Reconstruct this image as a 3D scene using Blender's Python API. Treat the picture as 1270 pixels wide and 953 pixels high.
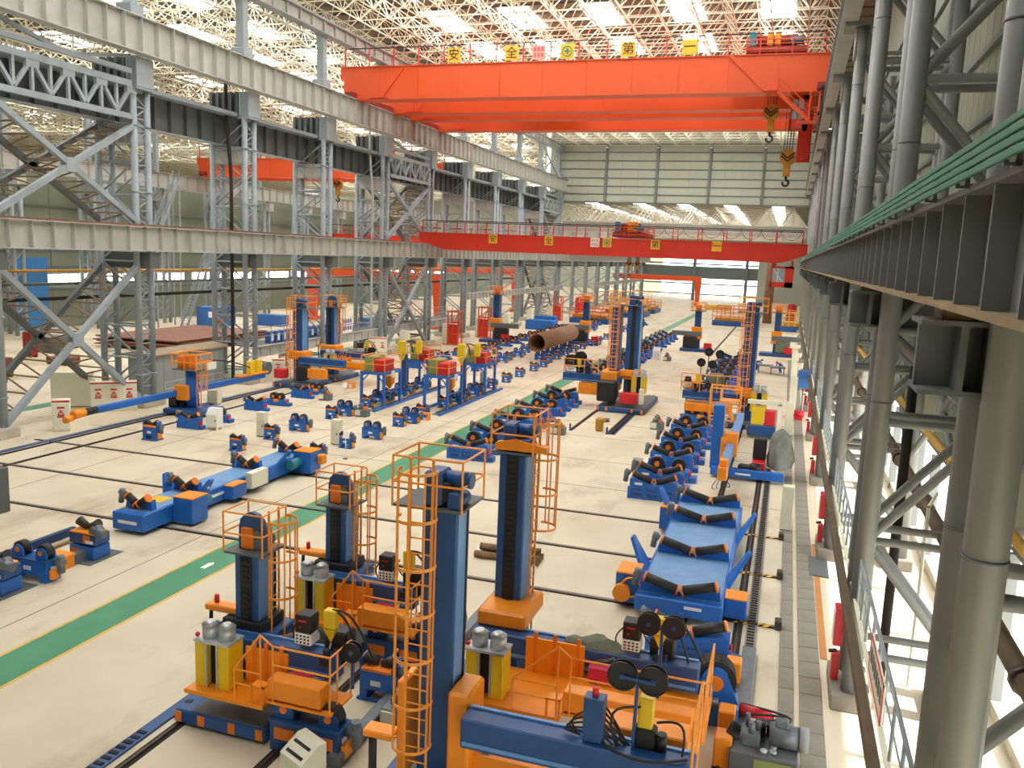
import bpy, bmesh, math, random
from math import sin, cos, pi, radians
from mathutils import Matrix, Vector

for o in list(bpy.data.objects):
    bpy.data.objects.remove(o)
SC = bpy.context.scene
COL = SC.collection
random.seed(7)

# ------------------------------------------------------------------ camera
cam_d = bpy.data.cameras.new('camera')
cam_d.sensor_width = 36.0
cam_d.lens = 36.0 * 1049.6 / 1270.0
cam_d.clip_end = 2000
cam = bpy.data.objects.new('camera', cam_d)
COL.objects.link(cam)
# rows: world X, Y, Z axes written in (image right, image down, forward)
RX = (0.94984846, 0.08483361, -0.30098365)
RY = (0.31010944, -0.13165074, 0.94154141)
RZ = (0.04024963, -0.98765953, -0.15135595)
cam.matrix_world = Matrix(((RX[0], -RX[1], -RX[2], 0.0),
                           (RY[0], -RY[1], -RY[2], 0.0),
                           (RZ[0], -RZ[1], -RZ[2], 11.5),
                           (0, 0, 0, 1)))
SC.camera = cam

# ------------------------------------------------------------------ world, sun, exposure
world = bpy.data.worlds.new('sky')
SC.world = world
world.use_nodes = True
bg = world.node_tree.nodes['Background']
bg.inputs[0].default_value = (0.93, 0.97, 1.0, 1)
bg.inputs[1].default_value = 4.0
sun_d = bpy.data.lights.new('sun', 'SUN')
sun_d.energy = 11.0
sun_d.angle = radians(2.0)
sun_d.color = (1.0, 0.96, 0.88)
sun = bpy.data.objects.new('sun', sun_d)
sun.rotation_euler = Vector((-0.68, 0.08, -0.73)).to_track_quat('-Z', 'Y').to_euler()
sun.location = (40, 40, 60)
COL.objects.link(sun)
SKYLIGHT = 13.5
SC.view_settings.view_transform = 'Standard'
SC.view_settings.look = 'None'
SC.view_settings.gamma = 1.0
SC.view_settings.use_curve_mapping = False
SC.view_settings.exposure = 0.2

# ------------------------------------------------------------------ materials
def lin(h):
    h = h.lstrip('#')
    out = []
    for i in (0, 2, 4):
        c = int(h[i:i + 2], 16) / 255
        out.append(c / 12.92 if c <= 0.04045 else ((c + 0.055) / 1.055) ** 2.4)
    return out + [1]

MATS = {}
def mat(name, h, rough=0.5, metal=0.0, vary=0.12, scale=1.5, bump=0.0, spec=0.5, stain=None, stain_amt=0.0, stain_scale=0.4):
    m = bpy.data.materials.new(name)
    m.use_nodes = True
    nt = m.node_tree
    b = nt.nodes['Principled BSDF']
    c = lin(h)
    b.inputs['Roughness'].default_value = rough
    b.inputs['Metallic'].default_value = metal
    b.inputs['Specular IOR Level'].default_value = spec
    tc = nt.nodes.new('ShaderNodeTexCoord')
    nz = nt.nodes.new('ShaderNodeTexNoise')
    nz.inputs['Scale'].default_value = scale
    nz.inputs['Detail'].default_value = 5
    nt.links.new(tc.outputs['Object'], nz.inputs['Vector'])
    rp = nt.nodes.new('ShaderNodeValToRGB')
    rp.color_ramp.elements[0].position = 0.3
    rp.color_ramp.elements[1].position = 0.7
    rp.color_ramp.elements[0].color = [x * (1 - vary) for x in c[:3]] + [1]
    rp.color_ramp.elements[1].color = [min(1, x * (1 + vary)) for x in c[:3]] + [1]
    nt.links.new(nz.outputs['Fac'], rp.inputs['Fac'])
    out = rp.outputs['Color']
    if stain:
        n2 = nt.nodes.new('ShaderNodeTexNoise')
        n2.inputs['Scale'].default_value = stain_scale
        n2.inputs['Detail'].default_value = 6
        nt.links.new(tc.outputs['Object'], n2.inputs['Vector'])
        r2 = nt.nodes.new('ShaderNodeValToRGB')
        r2.color_ramp.elements[0].position = 0.5
        r2.color_ramp.elements[1].position = 0.75
        r2.color_ramp.elements[0].color = (0, 0, 0, 1)
        r2.color_ramp.elements[1].color = (stain_amt, stain_amt, stain_amt, 1)
        nt.links.new(n2.outputs['Fac'], r2.inputs['Fac'])
        mx = nt.nodes.new('ShaderNodeMixRGB')
        mx.inputs[2].default_value = lin(stain)
        nt.links.new(r2.outputs['Color'], mx.inputs[0])
        nt.links.new(out, mx.inputs[1])
        out = mx.outputs[0]
    nt.links.new(out, b.inputs['Base Color'])
    if bump:
        bp = nt.nodes.new('ShaderNodeBump')
        bp.inputs['Strength'].default_value = bump
        bp.inputs['Distance'].default_value = 0.02
        nt.links.new(nz.outputs['Fac'], bp.inputs['Height'])
        nt.links.new(bp.outputs['Normal'], b.inputs['Normal'])
    MATS[name] = m
    return m

mat('blue', '#1e6ac2', 0.42, vary=.10, stain='#20406a', stain_amt=.35, stain_scale=1.2)
mat('navy', '#21508a', 0.42, vary=.12, stain='#182a44', stain_amt=.4, stain_scale=1.0)
mat('lightblue', '#6398d0', 0.35, vary=.08)  # pale blue paint, lightened to hold the sheen of the column sides
mat('deckblue', '#6f9bc8', 0.55, vary=.10, stain='#8aa2b8', stain_amt=.5, stain_scale=1.5)
mat('orange', '#f8951c', 0.42, vary=.07)
mat('safety', '#f79f3a', 0.42, vary=.06)
mat('crane', '#df5420', 0.42, vary=.04, scale=.4)
mat('crane_red', '#d23420', 0.42, vary=.05, scale=.4)
mat('crane_dark', '#8d2a22', 0.55, vary=.1)
mat('yellow', '#ecc81e', 0.4, vary=.06)
mat('signyellow', '#f0b92b', 0.5, vary=.03)
mat('red', '#d3222b', 0.4, vary=.06)
mat('steel', '#98a3a9', 0.5, .0, vary=.08, scale=.8, stain='#7d8486', stain_amt=.5, stain_scale=.5)
mat('steel_r', '#7f8280', 0.45, .0, vary=.08, scale=.8, stain='#74736c', stain_amt=.5, stain_scale=.5)
mat('girder', '#b4b4ae', 0.55, .0, vary=.07, scale=.6, stain='#8e9088', stain_amt=.5, stain_scale=.4)
mat('girder_dk', '#5f6464', 0.6, .0, vary=.1, scale=.6)
mat('rust', '#7d5344', 0.8, vary=.25, scale=2)
mat('rustbeam', '#8d7758', 0.7, vary=.2, scale=2)
mat('darkbrown', '#5d4d38', 0.7, vary=.2, scale=2)
mat('rail', '#4b4036', 0.45, .5, vary=.2, scale=3)
mat('groove', '#2e2824', 0.9, vary=.2)
mat('frame', '#e2dcc4', 0.45, vary=.05)
mat('frame_w', '#e0dac6', 0.45, vary=.05)
mat('deck', '#756c5b', 0.8, vary=.12, scale=.3)
mat('wallgrey', '#b4b9aa', 0.7, vary=.05, scale=.4)
mat('wallgreen', '#868c78', 0.7, vary=.06, scale=.4)
mat('girt', '#6d7776', 0.6, vary=.05)
mat('green', '#43906c', 0.45, vary=.07, scale=.8, stain='#6aa588', stain_amt=.4, stain_scale=.6)
mat('pathyellow', '#e0b14a', 0.6, vary=.12, scale=2)
mat('hazardblack', '#2b2a28', 0.6)
mat('conductor', '#187a62', 0.5, vary=.06)
mat('cream', '#e8e6cf', 0.5, vary=.04)
mat('white', '#f1f1ec', 0.5, vary=.03)
mat('black', '#1d1d1f', 0.5, vary=.2)
mat('rubber', '#2a2826', 0.6, vary=.2)
mat('roller', '#3a3530', 0.5, vary=.2, scale=4)
mat('motor', '#6d757b', 0.45, .3, vary=.15, scale=4)
mat('teal', '#2d7f92', 0.45, vary=.1)
mat('alu', '#c3c8ca', 0.35, .5, vary=.08)
mat('hub', '#ee7f1e', 0.45, vary=.1)
mat('tarp', '#6f7562', 0.8, vary=.2, scale=3, bump=.4)
mat('tarpgrey', '#7d8078', 0.8, vary=.2, scale=3, bump=.4)
mat('wood', '#8a6b4e', 0.8, vary=.3, scale=3)
mat('concrete', '#b9b3a2', 0.85, vary=.12, scale=2)
mat('plate', '#8a5f4e', 0.75, vary=.15, scale=.6)
mat('pipebrown', '#8d6448', 0.65, vary=.18, scale=2)
mat('trench', '#8b8578', 0.85, vary=.18, scale=1.2, stain='#6b655a', stain_amt=.6, stain_scale=.5)
mat('shedgrey', '#9aa0a0', 0.65, vary=.05, scale=1)
mat('shedroof', '#a08c74', 0.85, vary=.12, scale=1)
mat('pitorange', '#bf7f42', 0.7, vary=.1)
mat('brass', '#c08a2c', 0.45, .3, vary=.15)
mat('skin', '#c79a7c', 0.6)
mat('workblue', '#2c5ca8', 0.8)
mat('workred', '#c23b2a', 0.8)
mat('glass', '#9fb7c6', 0.15, vary=.05)
mat('bluedoor', '#3d86c9', 0.6, vary=.05)
mat('bluebox', '#3569ae', 0.5, vary=.06)
mat('olive', '#8f9a5a', 0.5, vary=.08)
mat('magenta', '#d42f5a', 0.45, vary=.06)
mat('pink', '#e8a79b', 0.6)
mat('outside', '#d8d4c8', 0.9, vary=.05, scale=.2)
mat('pipe_grey', '#6a6863', 0.5, vary=.15, scale=2)

def floor_material():
    m = mat('floor', '#d6cab0', 0.62, vary=.06, scale=.35, stain='#bda883', stain_amt=.5, stain_scale=.16, spec=.35)
    nt = m.node_tree
    b = nt.nodes['Principled BSDF']
    src = b.inputs['Base Color'].links[0].from_socket
    tc = [n for n in nt.nodes if n.type == 'TEX_COORD'][0]
    # worn brown patches, stretched along the hall
    mp = nt.nodes.new('ShaderNodeMapping')
    mp.inputs['Scale'].default_value = (.30, .16, 1)
    n = nt.nodes.new('ShaderNodeTexNoise')
    n.inputs['Scale'].default_value = 1.0
    n.inputs['Detail'].default_value = 8
    n.inputs['Roughness'].default_value = .65
    nt.links.new(tc.outputs['Object'], mp.inputs['Vector'])
    nt.links.new(mp.outputs['Vector'], n.inputs['Vector'])
    r = nt.nodes.new('ShaderNodeValToRGB')
    r.color_ramp.elements[0].position = .53
    r.color_ramp.elements[1].position = .74
    r.color_ramp.elements[0].color = (0, 0, 0, 1)
    r.color_ramp.elements[1].color = (.75, .75, .75, 1)
    nt.links.new(n.outputs['Fac'], r.inputs['Fac'])
    mx = nt.nodes.new('ShaderNodeMixRGB')
    mx.inputs[2].default_value = lin('#9c8062')
    nt.links.new(r.outputs['Color'], mx.inputs[0])
    nt.links.new(src, mx.inputs[1])
    nt.links.new(mx.outputs[0], b.inputs['Base Color'])
floor_material()

def emit(name, col, strength):
    m = bpy.data.materials.new(name)
    m.use_nodes = True
    nt = m.node_tree
    nt.nodes.remove(nt.nodes['Principled BSDF'])
    e = nt.nodes.new('ShaderNodeEmission')
    e.inputs[0].default_value = col
    e.inputs[1].default_value = strength
    nt.links.new(e.outputs[0], nt.nodes['Material Output'].inputs[0])
    MATS[name] = m
emit('skylight', (1.0, 0.985, 0.96, 1), SKYLIGHT)
emit('skylight_low', (1.0, 0.985, 0.96, 1), SKYLIGHT * .5)
emit('lampglow', (1.0, .97, .9, 1), 4.0)

# ------------------------------------------------------------------ mesh builder
class MB:
    def __init__(s):
        s.v = []; s.f = []; s.sm = []
    def add(s, vs, fs, smooth=False):
        o = len(s.v)
        s.v += [tuple(p) for p in vs]
        for f in fs:
            s.f.append([i + o for i in f]); s.sm.append(smooth)
        return s
    def box(s, x0, x1, y0, y1, z0, z1):
        return s.add([(x0, y0, z0), (x1, y0, z0), (x1, y1, z0), (x0, y1, z0), (x0, y0, z1), (x1, y0, z1), (x1, y1, z1), (x0, y1, z1)],
                     [(0, 3, 2, 1), (4, 5, 6, 7), (0, 1, 5, 4), (1, 2, 6, 5), (2, 3, 7, 6), (3, 0, 4, 7)])
    def cb(s, x0, x1, y0, y1, z0, z1, c=.03):
        c = min(c, (x1 - x0) * .45, (y1 - y0) * .45, (z1 - z0) * .45)
        X, Y, Z = (x0, x1), (y0, y1), (z0, z1)
        V = []; ix = {}
        for a in (0, 1):
            for b in (0, 1):
                for d in (0, 1):
                    qx = X[a] + (c if a == 0 else -c); qy = Y[b] + (c if b == 0 else -c); qz = Z[d] + (c if d == 0 else -c)
                    ix[a, b, d] = len(V)
                    V += [(X[a], qy, qz), (qx, Y[b], qz), (qx, qy, Z[d])]
        F = []
        q = ((0, 0), (1, 0), (1, 1), (0, 1))
        for a in (0, 1):
            F.append([ix[a, i, j] for i, j in q])
            F.append([ix[i, a, j] + 1 for i, j in q])
            F.append([ix[i, j, a] + 2 for i, j in q])
        for a in (0, 1):
            for b in (0, 1):
                F.append([ix[a, b, 0], ix[a, b, 1], ix[a, b, 1] + 1, ix[a, b, 0] + 1])
                F.append([ix[a, 0, b], ix[a, 1, b], ix[a, 1, b] + 2, ix[a, 0, b] + 2])
                F.append([ix[0, a, b] + 1, ix[1, a, b] + 1, ix[1, a, b] + 2, ix[0, a, b] + 2])
                for d in (0, 1):
                    k = ix[a, b, d]; F.append([k, k + 1, k + 2])
        return s.add(V, F)
    def cyl(s, p0, p1, r, n=10, r2=None, caps=True):
        p0 = Vector(p0); p1 = Vector(p1); r2 = r if r2 is None else r2
        d = (p1 - p0)
        if d.length < 1e-6: return s
        d.normalize()
        u = d.orthogonal().normalized(); w = d.cross(u)
        V = []
        for i in range(n):
            a = 2 * pi * i / n; e = u * cos(a) + w * sin(a)
            V.append(p0 + e * r); V.append(p1 + e * r2)
        s.add(V, [(2 * i, 2 * ((i + 1) % n), 2 * ((i + 1) % n) + 1, 2 * i + 1) for i in range(n)], n > 5)
        if caps:
            o = len(s.v) - 2 * n
            s.f.append([o + 2 * i for i in range(n)][::-1]); s.sm.append(False)
            s.f.append([o + 2 * i + 1 for i in range(n)]); s.sm.append(False)
        return s
    def tube(s, pts, r, n=6):
        for a, b in zip(pts[:-1], pts[1:]): s.cyl(a, b, r, n, caps=False)
        return s
    def arc(s, c, R, r, axis='z', a0=0., a1=360., seg=14, n=5):
        P = []
        for i in range(seg + 1):
            a = radians(a0 + (a1 - a0) * i / seg); x, y = R * cos(a), R * sin(a)
            P.append((c[0] + x, c[1] + y, c[2]) if axis == 'z' else ((c[0] + x, c[1], c[2] + y) if axis == 'y' else (c[0], c[1] + x, c[2] + y)))
        return s.tube(P, r, n)
    def bar(s, p0, p1, w, h=None, up=(0, 0, 1)):
        h = w if h is None else h
        p0 = Vector(p0); p1 = Vector(p1); d = (p1 - p0)
        if d.length < 1e-6: return s
        d.normalize(); up = Vector(up)
        if abs(d.dot(up)) > .98: up = Vector((0, 1, 0))
        a = d.cross(up).normalized() * (w / 2); b = a.cross(d).normalized() * (h / 2)
        V = [p + i * a + j * b for p in (p0, p1) for i, j in ((-1, -1), (1, -1), (1, 1), (-1, 1))]
        return s.add(V, [(3, 2, 1, 0), (4, 5, 6, 7), (0, 1, 5, 4), (1, 2, 6, 5), (2, 3, 7, 6), (3, 0, 4, 7)])
    def prism(s, poly, axis, a0, a1):
        n = len(poly)
        f = {'x': lambda p, a: (a, p[0], p[1]), 'y': lambda p, a: (p[0], a, p[1]), 'z': lambda p, a: (p[0], p[1], a)}[axis]
        V = [f(p, a0) for p in poly] + [f(p, a1) for p in poly]
        F = [list(range(n))[::-1], list(range(n, 2 * n))] + [(i, (i + 1) % n, n + (i + 1) % n, n + i) for i in range(n)]
        return s.add(V, F)
    def sph(s, c, r, n=8, m=5, sz=1.0):
        V = [(c[0], c[1], c[2] + r * sz)]
        for j in range(1, m):
            t = pi * j / m
            for i in range(n):
                a = 2 * pi * i / n
                V.append((c[0] + r * sin(t) * cos(a), c[1] + r * sin(t) * sin(a), c[2] + r * sz * cos(t)))
        V.append((c[0], c[1], c[2] - r * sz))
        F = [(0, 1 + i, 1 + (i + 1) % n) for i in range(n)]
        for j in range(m - 2):
            for i in range(n):
                F.append((1 + j * n + i, 1 + (j + 1) * n + i, 1 + (j + 1) * n + (i + 1) % n, 1 + j * n + (i + 1) % n))
        e = len(V) - 1; k = 1 + (m - 2) * n
        F += [(k + i, e, k + (i + 1) % n) for i in range(n)]
        return s.add(V, F, True)
    def rot(s, ang, axis='z', about=(0, 0, 0)):
        M = Matrix.Translation(about) @ Matrix.Rotation(ang, 4, axis.upper()) @ Matrix.Translation([-a for a in about])
        s.v = [tuple(M @ Vector(p)) for p in s.v]
        return s
    def off(s, d):
        s.v = [(p[0] + d[0], p[1] + d[1], p[2] + d[2]) for p in s.v]
        return s
    def mesh(s, name, material, recalc=True):
        me = bpy.data.meshes.new(name)
        me.from_pydata(s.v, [], s.f)
        me.polygons.foreach_set('use_smooth', s.sm)
        if recalc and len(s.f) < 60000:
            bm = bmesh.new(); bm.from_mesh(me)
            bmesh.ops.recalc_face_normals(bm, faces=bm.faces)
            bm.to_mesh(me); bm.free()
        me.materials.append(MATS[material])
        me.update()
        return me

class Asm:
    """a thing: parts added once, spawned any number of times with shared meshes"""
    def __init__(s): s.p = []
    def add(s, name, mb, material, parent=None, label=None, kind=None, loc=(0, 0, 0), recalc=True):
        me = mb if isinstance(mb, bpy.types.Mesh) else mb.mesh(name, material, recalc)
        s.p.append((name, me, parent, label, kind, loc))
        return len(s.p) - 1
    def spawn(s, name, label, cat, loc=(0, 0, 0), rz=0.0, group=None, kind=None, single=False, sc=1.0):
        if single and len(s.p) == 1:
            root = bpy.data.objects.new(name, s.p[0][1])
            objs = [root]
        else:
            root = bpy.data.objects.new(name, None)
            root.empty_display_size = .3
            objs = []
        COL.objects.link(root)
        root.location = loc; root.rotation_euler = (0, 0, rz); root.scale = (sc, sc, sc)
        if label: root['label'] = label
        if cat: root['category'] = cat
        if group: root['group'] = group
        if kind: root['kind'] = kind
        if not objs:
            for (n, me, par, lb, kd, pl) in s.p:
                o = bpy.data.objects.new(n, me)
                COL.objects.link(o)
                o.location = pl
                o.parent = root if par is None else objs[par]
                if lb: o['label'] = lb
                if kd: o['kind'] = kd
                objs.append(o)
        return root

def one(name, mb, material, label=None, cat=None, kind=None, loc=(0, 0, 0), rz=0, group=None, recalc=True):
    a = Asm(); a.add(name, mb, material, recalc=recalc)
    return a.spawn(name, label, cat, loc, rz, group, kind, single=True)

def kids(root, name, me, locs, kind=None):
    for l in locs:
        o = bpy.data.objects.new(name, me)
        COL.objects.link(o)
        o.parent = root; o.location = l
        if kind: o['kind'] = kind

ORD = ['first', 'second', 'third', 'fourth', 'fifth', 'sixth', 'seventh', 'eighth', 'ninth', 'tenth', 'eleventh', 'twelfth', 'thirteenth',
       'fourteenth', 'fifteenth', 'sixteenth', 'seventeenth', 'eighteenth', 'nineteenth', 'twentieth', 'twenty-first', 'twenty-second',
       'twenty-third', 'twenty-fourth', 'twenty-fifth', 'twenty-sixth', 'twenty-seventh', 'twenty-eighth', 'twenty-ninth', 'thirtieth']

def text_mesh(body, size, material, extrude=.01):
    """flat lettering as a mesh in the XZ plane, centred, facing -Y"""
    cu = bpy.data.curves.new('lettering', 'FONT')
    cu.body = body; cu.size = size; cu.extrude = extrude
    cu.align_x = 'CENTER'; cu.align_y = 'CENTER'
    o = bpy.data.objects.new('lettering', cu)
    COL.objects.link(o)
    dg = bpy.context.evaluated_depsgraph_get()
    me = bpy.data.meshes.new_from_object(o.evaluated_get(dg))
    bpy.data.objects.remove(o)
    me.transform(Matrix.Rotation(radians(90), 4, 'X'))
    me.materials.clear(); me.materials.append(MATS[material])
    me.name = 'lettering'
    return me

def rails_mb(mb, pts, h, r=.03, mids=(.5,), closed=False, step=None):
    """guard rail along floor points: a post at every point, top rail and mid rails"""
    n = len(pts)
    for p in pts: mb.cyl(p, (p[0], p[1], p[2] + h), r, 5)
    for i in range(n if closed else n - 1):
        a = pts[i]; b = pts[(i + 1) % n]
        for f in (1.0,) + tuple(mids):
            mb.cyl((a[0], a[1], a[2] + h * f), (b[0], b[1], b[2] + h * f), r, 5)
    return mb

YC = [11.55 + 12.06 * k for k in range(-2, 16)]   # column lines
def yk(k): return YC[k + 2]
# ================================================================== the setting
def slab(name, x0, x1, y0, y1, z0, z1, material, **k):
    return one(name, MB().box(x0, x1, y0, y1, z0, z1), material, kind='structure', **k)

slab('ground_outside', -400, 500, -300, 900, -.6, -.25, 'outside')
floor = slab('floor', -190, 6.4, -45, 320, -.25, 0, 'floor')
slab('floor_apron', 6.4, 60, -45, 262, -.24, -.02, 'outside')

# green walkway with yellow edge lines
slab('trim_1', -19.72, -18.36, -20, 228, 0, .006, 'green')
slab('trim_2', -19.82, -19.72, -20, 228, 0, .007, 'pathyellow')
slab('trim_3', -18.36, -18.26, -20, 228, 0, .007, 'pathyellow')
for i, (x, y) in enumerate(((-19.0, 24.4), (-19.0, 52.5), (-19.0, 36.2))):
    one('trim_%d' % (4 + i), MB().prism([(-.10, -.30), (.10, -.30), (.12, .2), (0, .34), (-.12, .2)], 'z', .006, .012), 'white', kind='structure', loc=(x, y, 0))
# faint green strip in the next bay
slab('trim_7', -48.3, -47.1, 20, 150, 0, .006, 'green')

# floor joints
for i, y in enumerate((41.0, 46.6, 52.9, 57.6, 62.8, 69.5, 75, 81.5, 88, 94, 100, 106, 112, 118, 124, 130, 142, 154, 166, 178)):
    slab('trim_%d' % (10 + i), -40.5, .55, y - .03, y + .03, 0, .004, 'trench')
for i, x in enumerate((-33.0, -26.2, -21.2)):
    slab('trim_%d' % (40 + i), x - .025, x + .025, 8, 200, 0, .004, 'trench')
# cross rails: dark slot, rail head beside it, striped ends
def cross_rail(y, x0, x1, n):
    a = Asm()
    a.add('slot', MB().box(x0, x1, y - .10, y + .06, 0, .012), 'groove')
    a.add('rail_head', MB().box(x0, x1, y - .045, y + .02, .012, .035), 'rail')
    a.add('cover_strip', MB().box(x0, x1, y + .08, y + .20, 0, .014), 'trench')
    mb = MB()
    for i in range(4):
        mb.prism([(x1 - 1.3 + i * .3, y - .16), (x1 - 1.15 + i * .3, y - .16), (x1 - 1.0 + i * .3, y + .1), (x1 - 1.15 + i * .3, y + .1)], 'z', .036, .05)
    a.add('hazard_mark', mb, 'signyellow')
    a.add('end_stop', MB().cb(x1 - .02, x1 + .2, y - .2, y + .2, 0, .3), 'rail')
    a.spawn('cross_rail', 'transfer rail sunk across the beige floor, %s' % n, 'rail')
for y, n in ((27.13, 'nearest of the three'), (31.75, 'middle one of the three'), (36.5, 'farthest of the three')):
    cross_rail(y, -40.0, .5, n)

def track(x, y0, y1, label, name='track_rail', rack=None, rm='navy', reach=9):
    a = Asm()
    a.add('base_strip', MB().box(x - .14, x + .14, y0, y1, 0, .012), 'groove')
    a.add('rail_head', MB().box(x - .04, x + .04, y0, y1, .012, .06), 'rail')
    a.add('end_post', MB().cb(x - .06, x + .06, y0 - .12, y0, 0, .5), 'navy')
    if rack:
        mb = MB().box(x + rack - .17, x + rack + .17, y0, y1, 0, .05)
        a.add('rack_tray', mb, rm)
        mb = MB()
        yy = y0 + .1
        while yy < min(y1, y0 + reach):
            mb.box(x + rack - .12, x + rack + .1, yy, yy + .1, .05, .075); yy += .22
        a.add('rack_teeth', mb, 'groove', kind='stuff')
    a.spawn(name, label, 'rail')
track(-13.04, 6, 24.5, 'left floor rail with toothed rack under the two near carriages', rack=-.5)
track(-10.25, 6, 24.5, 'right floor rail under the two near left carriages')
track(-13.1, 54.2, 72, 'left floor rail of the tall middle manipulator')
track(-10.6, 54.2, 72, 'right floor rail of the tall middle manipulator with blue cable tray', rack=.35)
track(-2.35, 26, 70, 'left floor rail beside the right-hand roller beds')
track(-.62, 17, 70, 'right floor rail beside the right-hand roller beds', rack=.42, rm='trench', reach=32)
track(-38.6, 22, 74, 'outer floor rail by the left columns with blue tray', rack=-.5)
track(-36.55, 22, 74, 'inner floor rail by the left columns')
track(-8.6, 110, 210, 'far floor rail running to the bright end, left one')
track(-5.4, 110, 210, 'far floor rail running to the bright end, right one')

# trench covers at the right edge of the floor
def covers(name, x0, x1, y0, y1, L, label):
    root = bpy.data.objects.new(name, None); COL.objects.link(root)
    root.location = ((x0 + x1) / 2, y0, 0); root['label'] = label; root['category'] = 'trench'
    w = (x1 - x0) / 2
    me = MB().cb(-w, w, .012, L - .012, 0, .035, .01).mesh('cover', 'trench')
    kids(root, 'cover', me, [(0, i * L, 0) for i in range(int((y1 - y0) / L))])
covers('trench_cover_row', .66, 1.06, 14, 110, 1.3, 'left row of grey trench covers along the right side of the floor')
covers('trench_cover_row', 1.2, 1.78, 14, 110, 1.0, 'right row of grey trench covers along the right side of the floor')
one('painted_strip', MB().box(-.1, .1, 0, 11, 0, .012), 'pitorange', 'narrow orange painted strip beside the trench covers', 'floor strip', loc=(1.92, 25.4, 0))
one('steel_plate', MB().cb(-.35, .35, -1.1, 1.1, 0, .06, .01), 'girder_dk', 'dark steel plate lying on the floor by the right columns', 'plate', loc=(2.0, 33.6, 0))

# ------------------------------------------------------------------ walls
# right wall: upright panels from 4.4 m up, open to daylight below
root = slab('wall_right', 6.32, 6.42, -45, 157.3, 4.4, 34.6, 'wallgreen')
me = MB().cb(-.03, .03, .02, 1.18, 4.4, 31.5, .015).mesh('panel', 'wallgreen')
kids(root, 'panel', me, [(6.29, 12 + 1.2 * i, 0) for i in range(60)])
me = MB().box(-.08, .08, 0, 145, -.10, .10).mesh('girt', 'girt')
kids(root, 'girt', me, [(6.18, 10, z) for z in (4.5, 6.6, 9.2, 11.8, 14.4, 17.0, 19.6, 22.2, 24.8, 27.4)])
mb = MB()
for i in range(34): mb.box(5.9, 6.25, 12 + 4.0 * i - .1, 12 + 4.0 * i + .1, 0, 4.4)
o = one('wall_post', mb, 'steel_r'); o.parent = root
# low kerb of the right opening
slab('wall_kerb', 6.0, 6.4, -45, 157, 0, .35, 'concrete')

# end wall above the opening to the lower hall
ye = 157.3
root = slab('wall_end', -44.5, 6.3, ye + .1, ye + .25, 21.6, 34.6, 'wallgrey')
PX = [-43.0, -33.67, -24.33, -15.04, -5.81, 3.4]
me_post = MB().cb(-.22, .22, -.35, 0, 21.6, 32.4, .02).mesh('post', 'girt')
kids(root, 'post', me_post, [(x, ye, 0) for x in PX])
GZ = [21.75, 23.19, 24.64, 26.1, 27.69, 29.21, 30.72, 32.2]
me_g = MB().box(-43.5, 4.5, -.12, .05, -.09, .09).mesh('girt', 'girt')
kids(root, 'girt', me_g, [(0, ye, z) for z in GZ])
for r in range(len(GZ) - 1):
    hh = GZ[r + 1] - GZ[r] - .2
    me_p = MB().cb(.02, 3.05, -.03, .03, .1, .1 + hh, .012).mesh('panel', 'wallgrey')
    kids(root, 'panel', me_p, [(-43.2 + 3.08 * i, ye + .06, GZ[r]) for i in range(15)])
for i, x in enumerate(PX[1:5]):
    one('flood_lamp', MB().cb(-.25, .25, -.2, .2, -.12, .12, .04).cyl((0, -.2, 0), (0, -.3, 0), .16, 8), 'white',
        'small white flood lamp high on the end wall, %s from the left' % ORD[i], 'lamp', loc=(x, ye - .55, 31.5))
# wall of the far left bay
root = slab('wall_left', -88.4, -88.2, -45, 262, 0, 20.4, 'wallgreen')
me = MB().cb(-.05, .05, .03, 5.97, .1, 20, .02).mesh('panel', 'wallgreen')
kids(root, 'panel', me, [(-88.16, 60 + 6 * i, 0) for i in range(25)])
me = MB().box(-.1, .1, -45, 262, -.12, .12).mesh('girt', 'girt')
kids(root, 'girt', me, [(-88.08, 0, z) for z in (4.8, 7.6, 9.6, 12.4, 15.0)])
for i in range(14):
    y = 82 + 9.5 * i
    a = Asm()
    a.add('pane', MB().box(0, .06, 0, 7.6, 5.4, 6.7), 'skylight')
    mb = MB()
    for k in range(6): mb.box(.05, .12, k * 1.52 - .05, k * 1.52 + .05, 5.35, 6.75)
    mb.box(.05, .12, 0, 7.6, 5.3, 5.4).box(.05, .12, 0, 7.6, 6.7, 6.8)
    a.add('mullion', mb, 'girt')
    a.spawn('window_%d' % (i + 1), None, None, (-88.1, y, 0), kind='structure')
one('door_1', MB().cb(0, .15, 0, 4.6, 0, 8.8, .03), 'bluedoor', kind='structure', loc=(-88.0, 78.6, 0))
slab('wall_left_far', -190.3, -190, -45, 300, 0, 34.8, 'wallgrey')
slab('ceiling_left', -190, -45.3, 157.5, 320, 34.7, 34.9, 'deck')
slab('wall_left_end', -190, -45.3, 320, 320.3, 0, 34.8, 'wallgrey')
slab('wall_left_upper', -45.6, -45.3, 157.5, 320, 22.2, 34.8, 'wallgrey')
# rear wall of the hall behind the camera
slab('wall_back', -190, 6.4, -45.3, -45, 0, 34.6, 'wallgrey')

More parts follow.
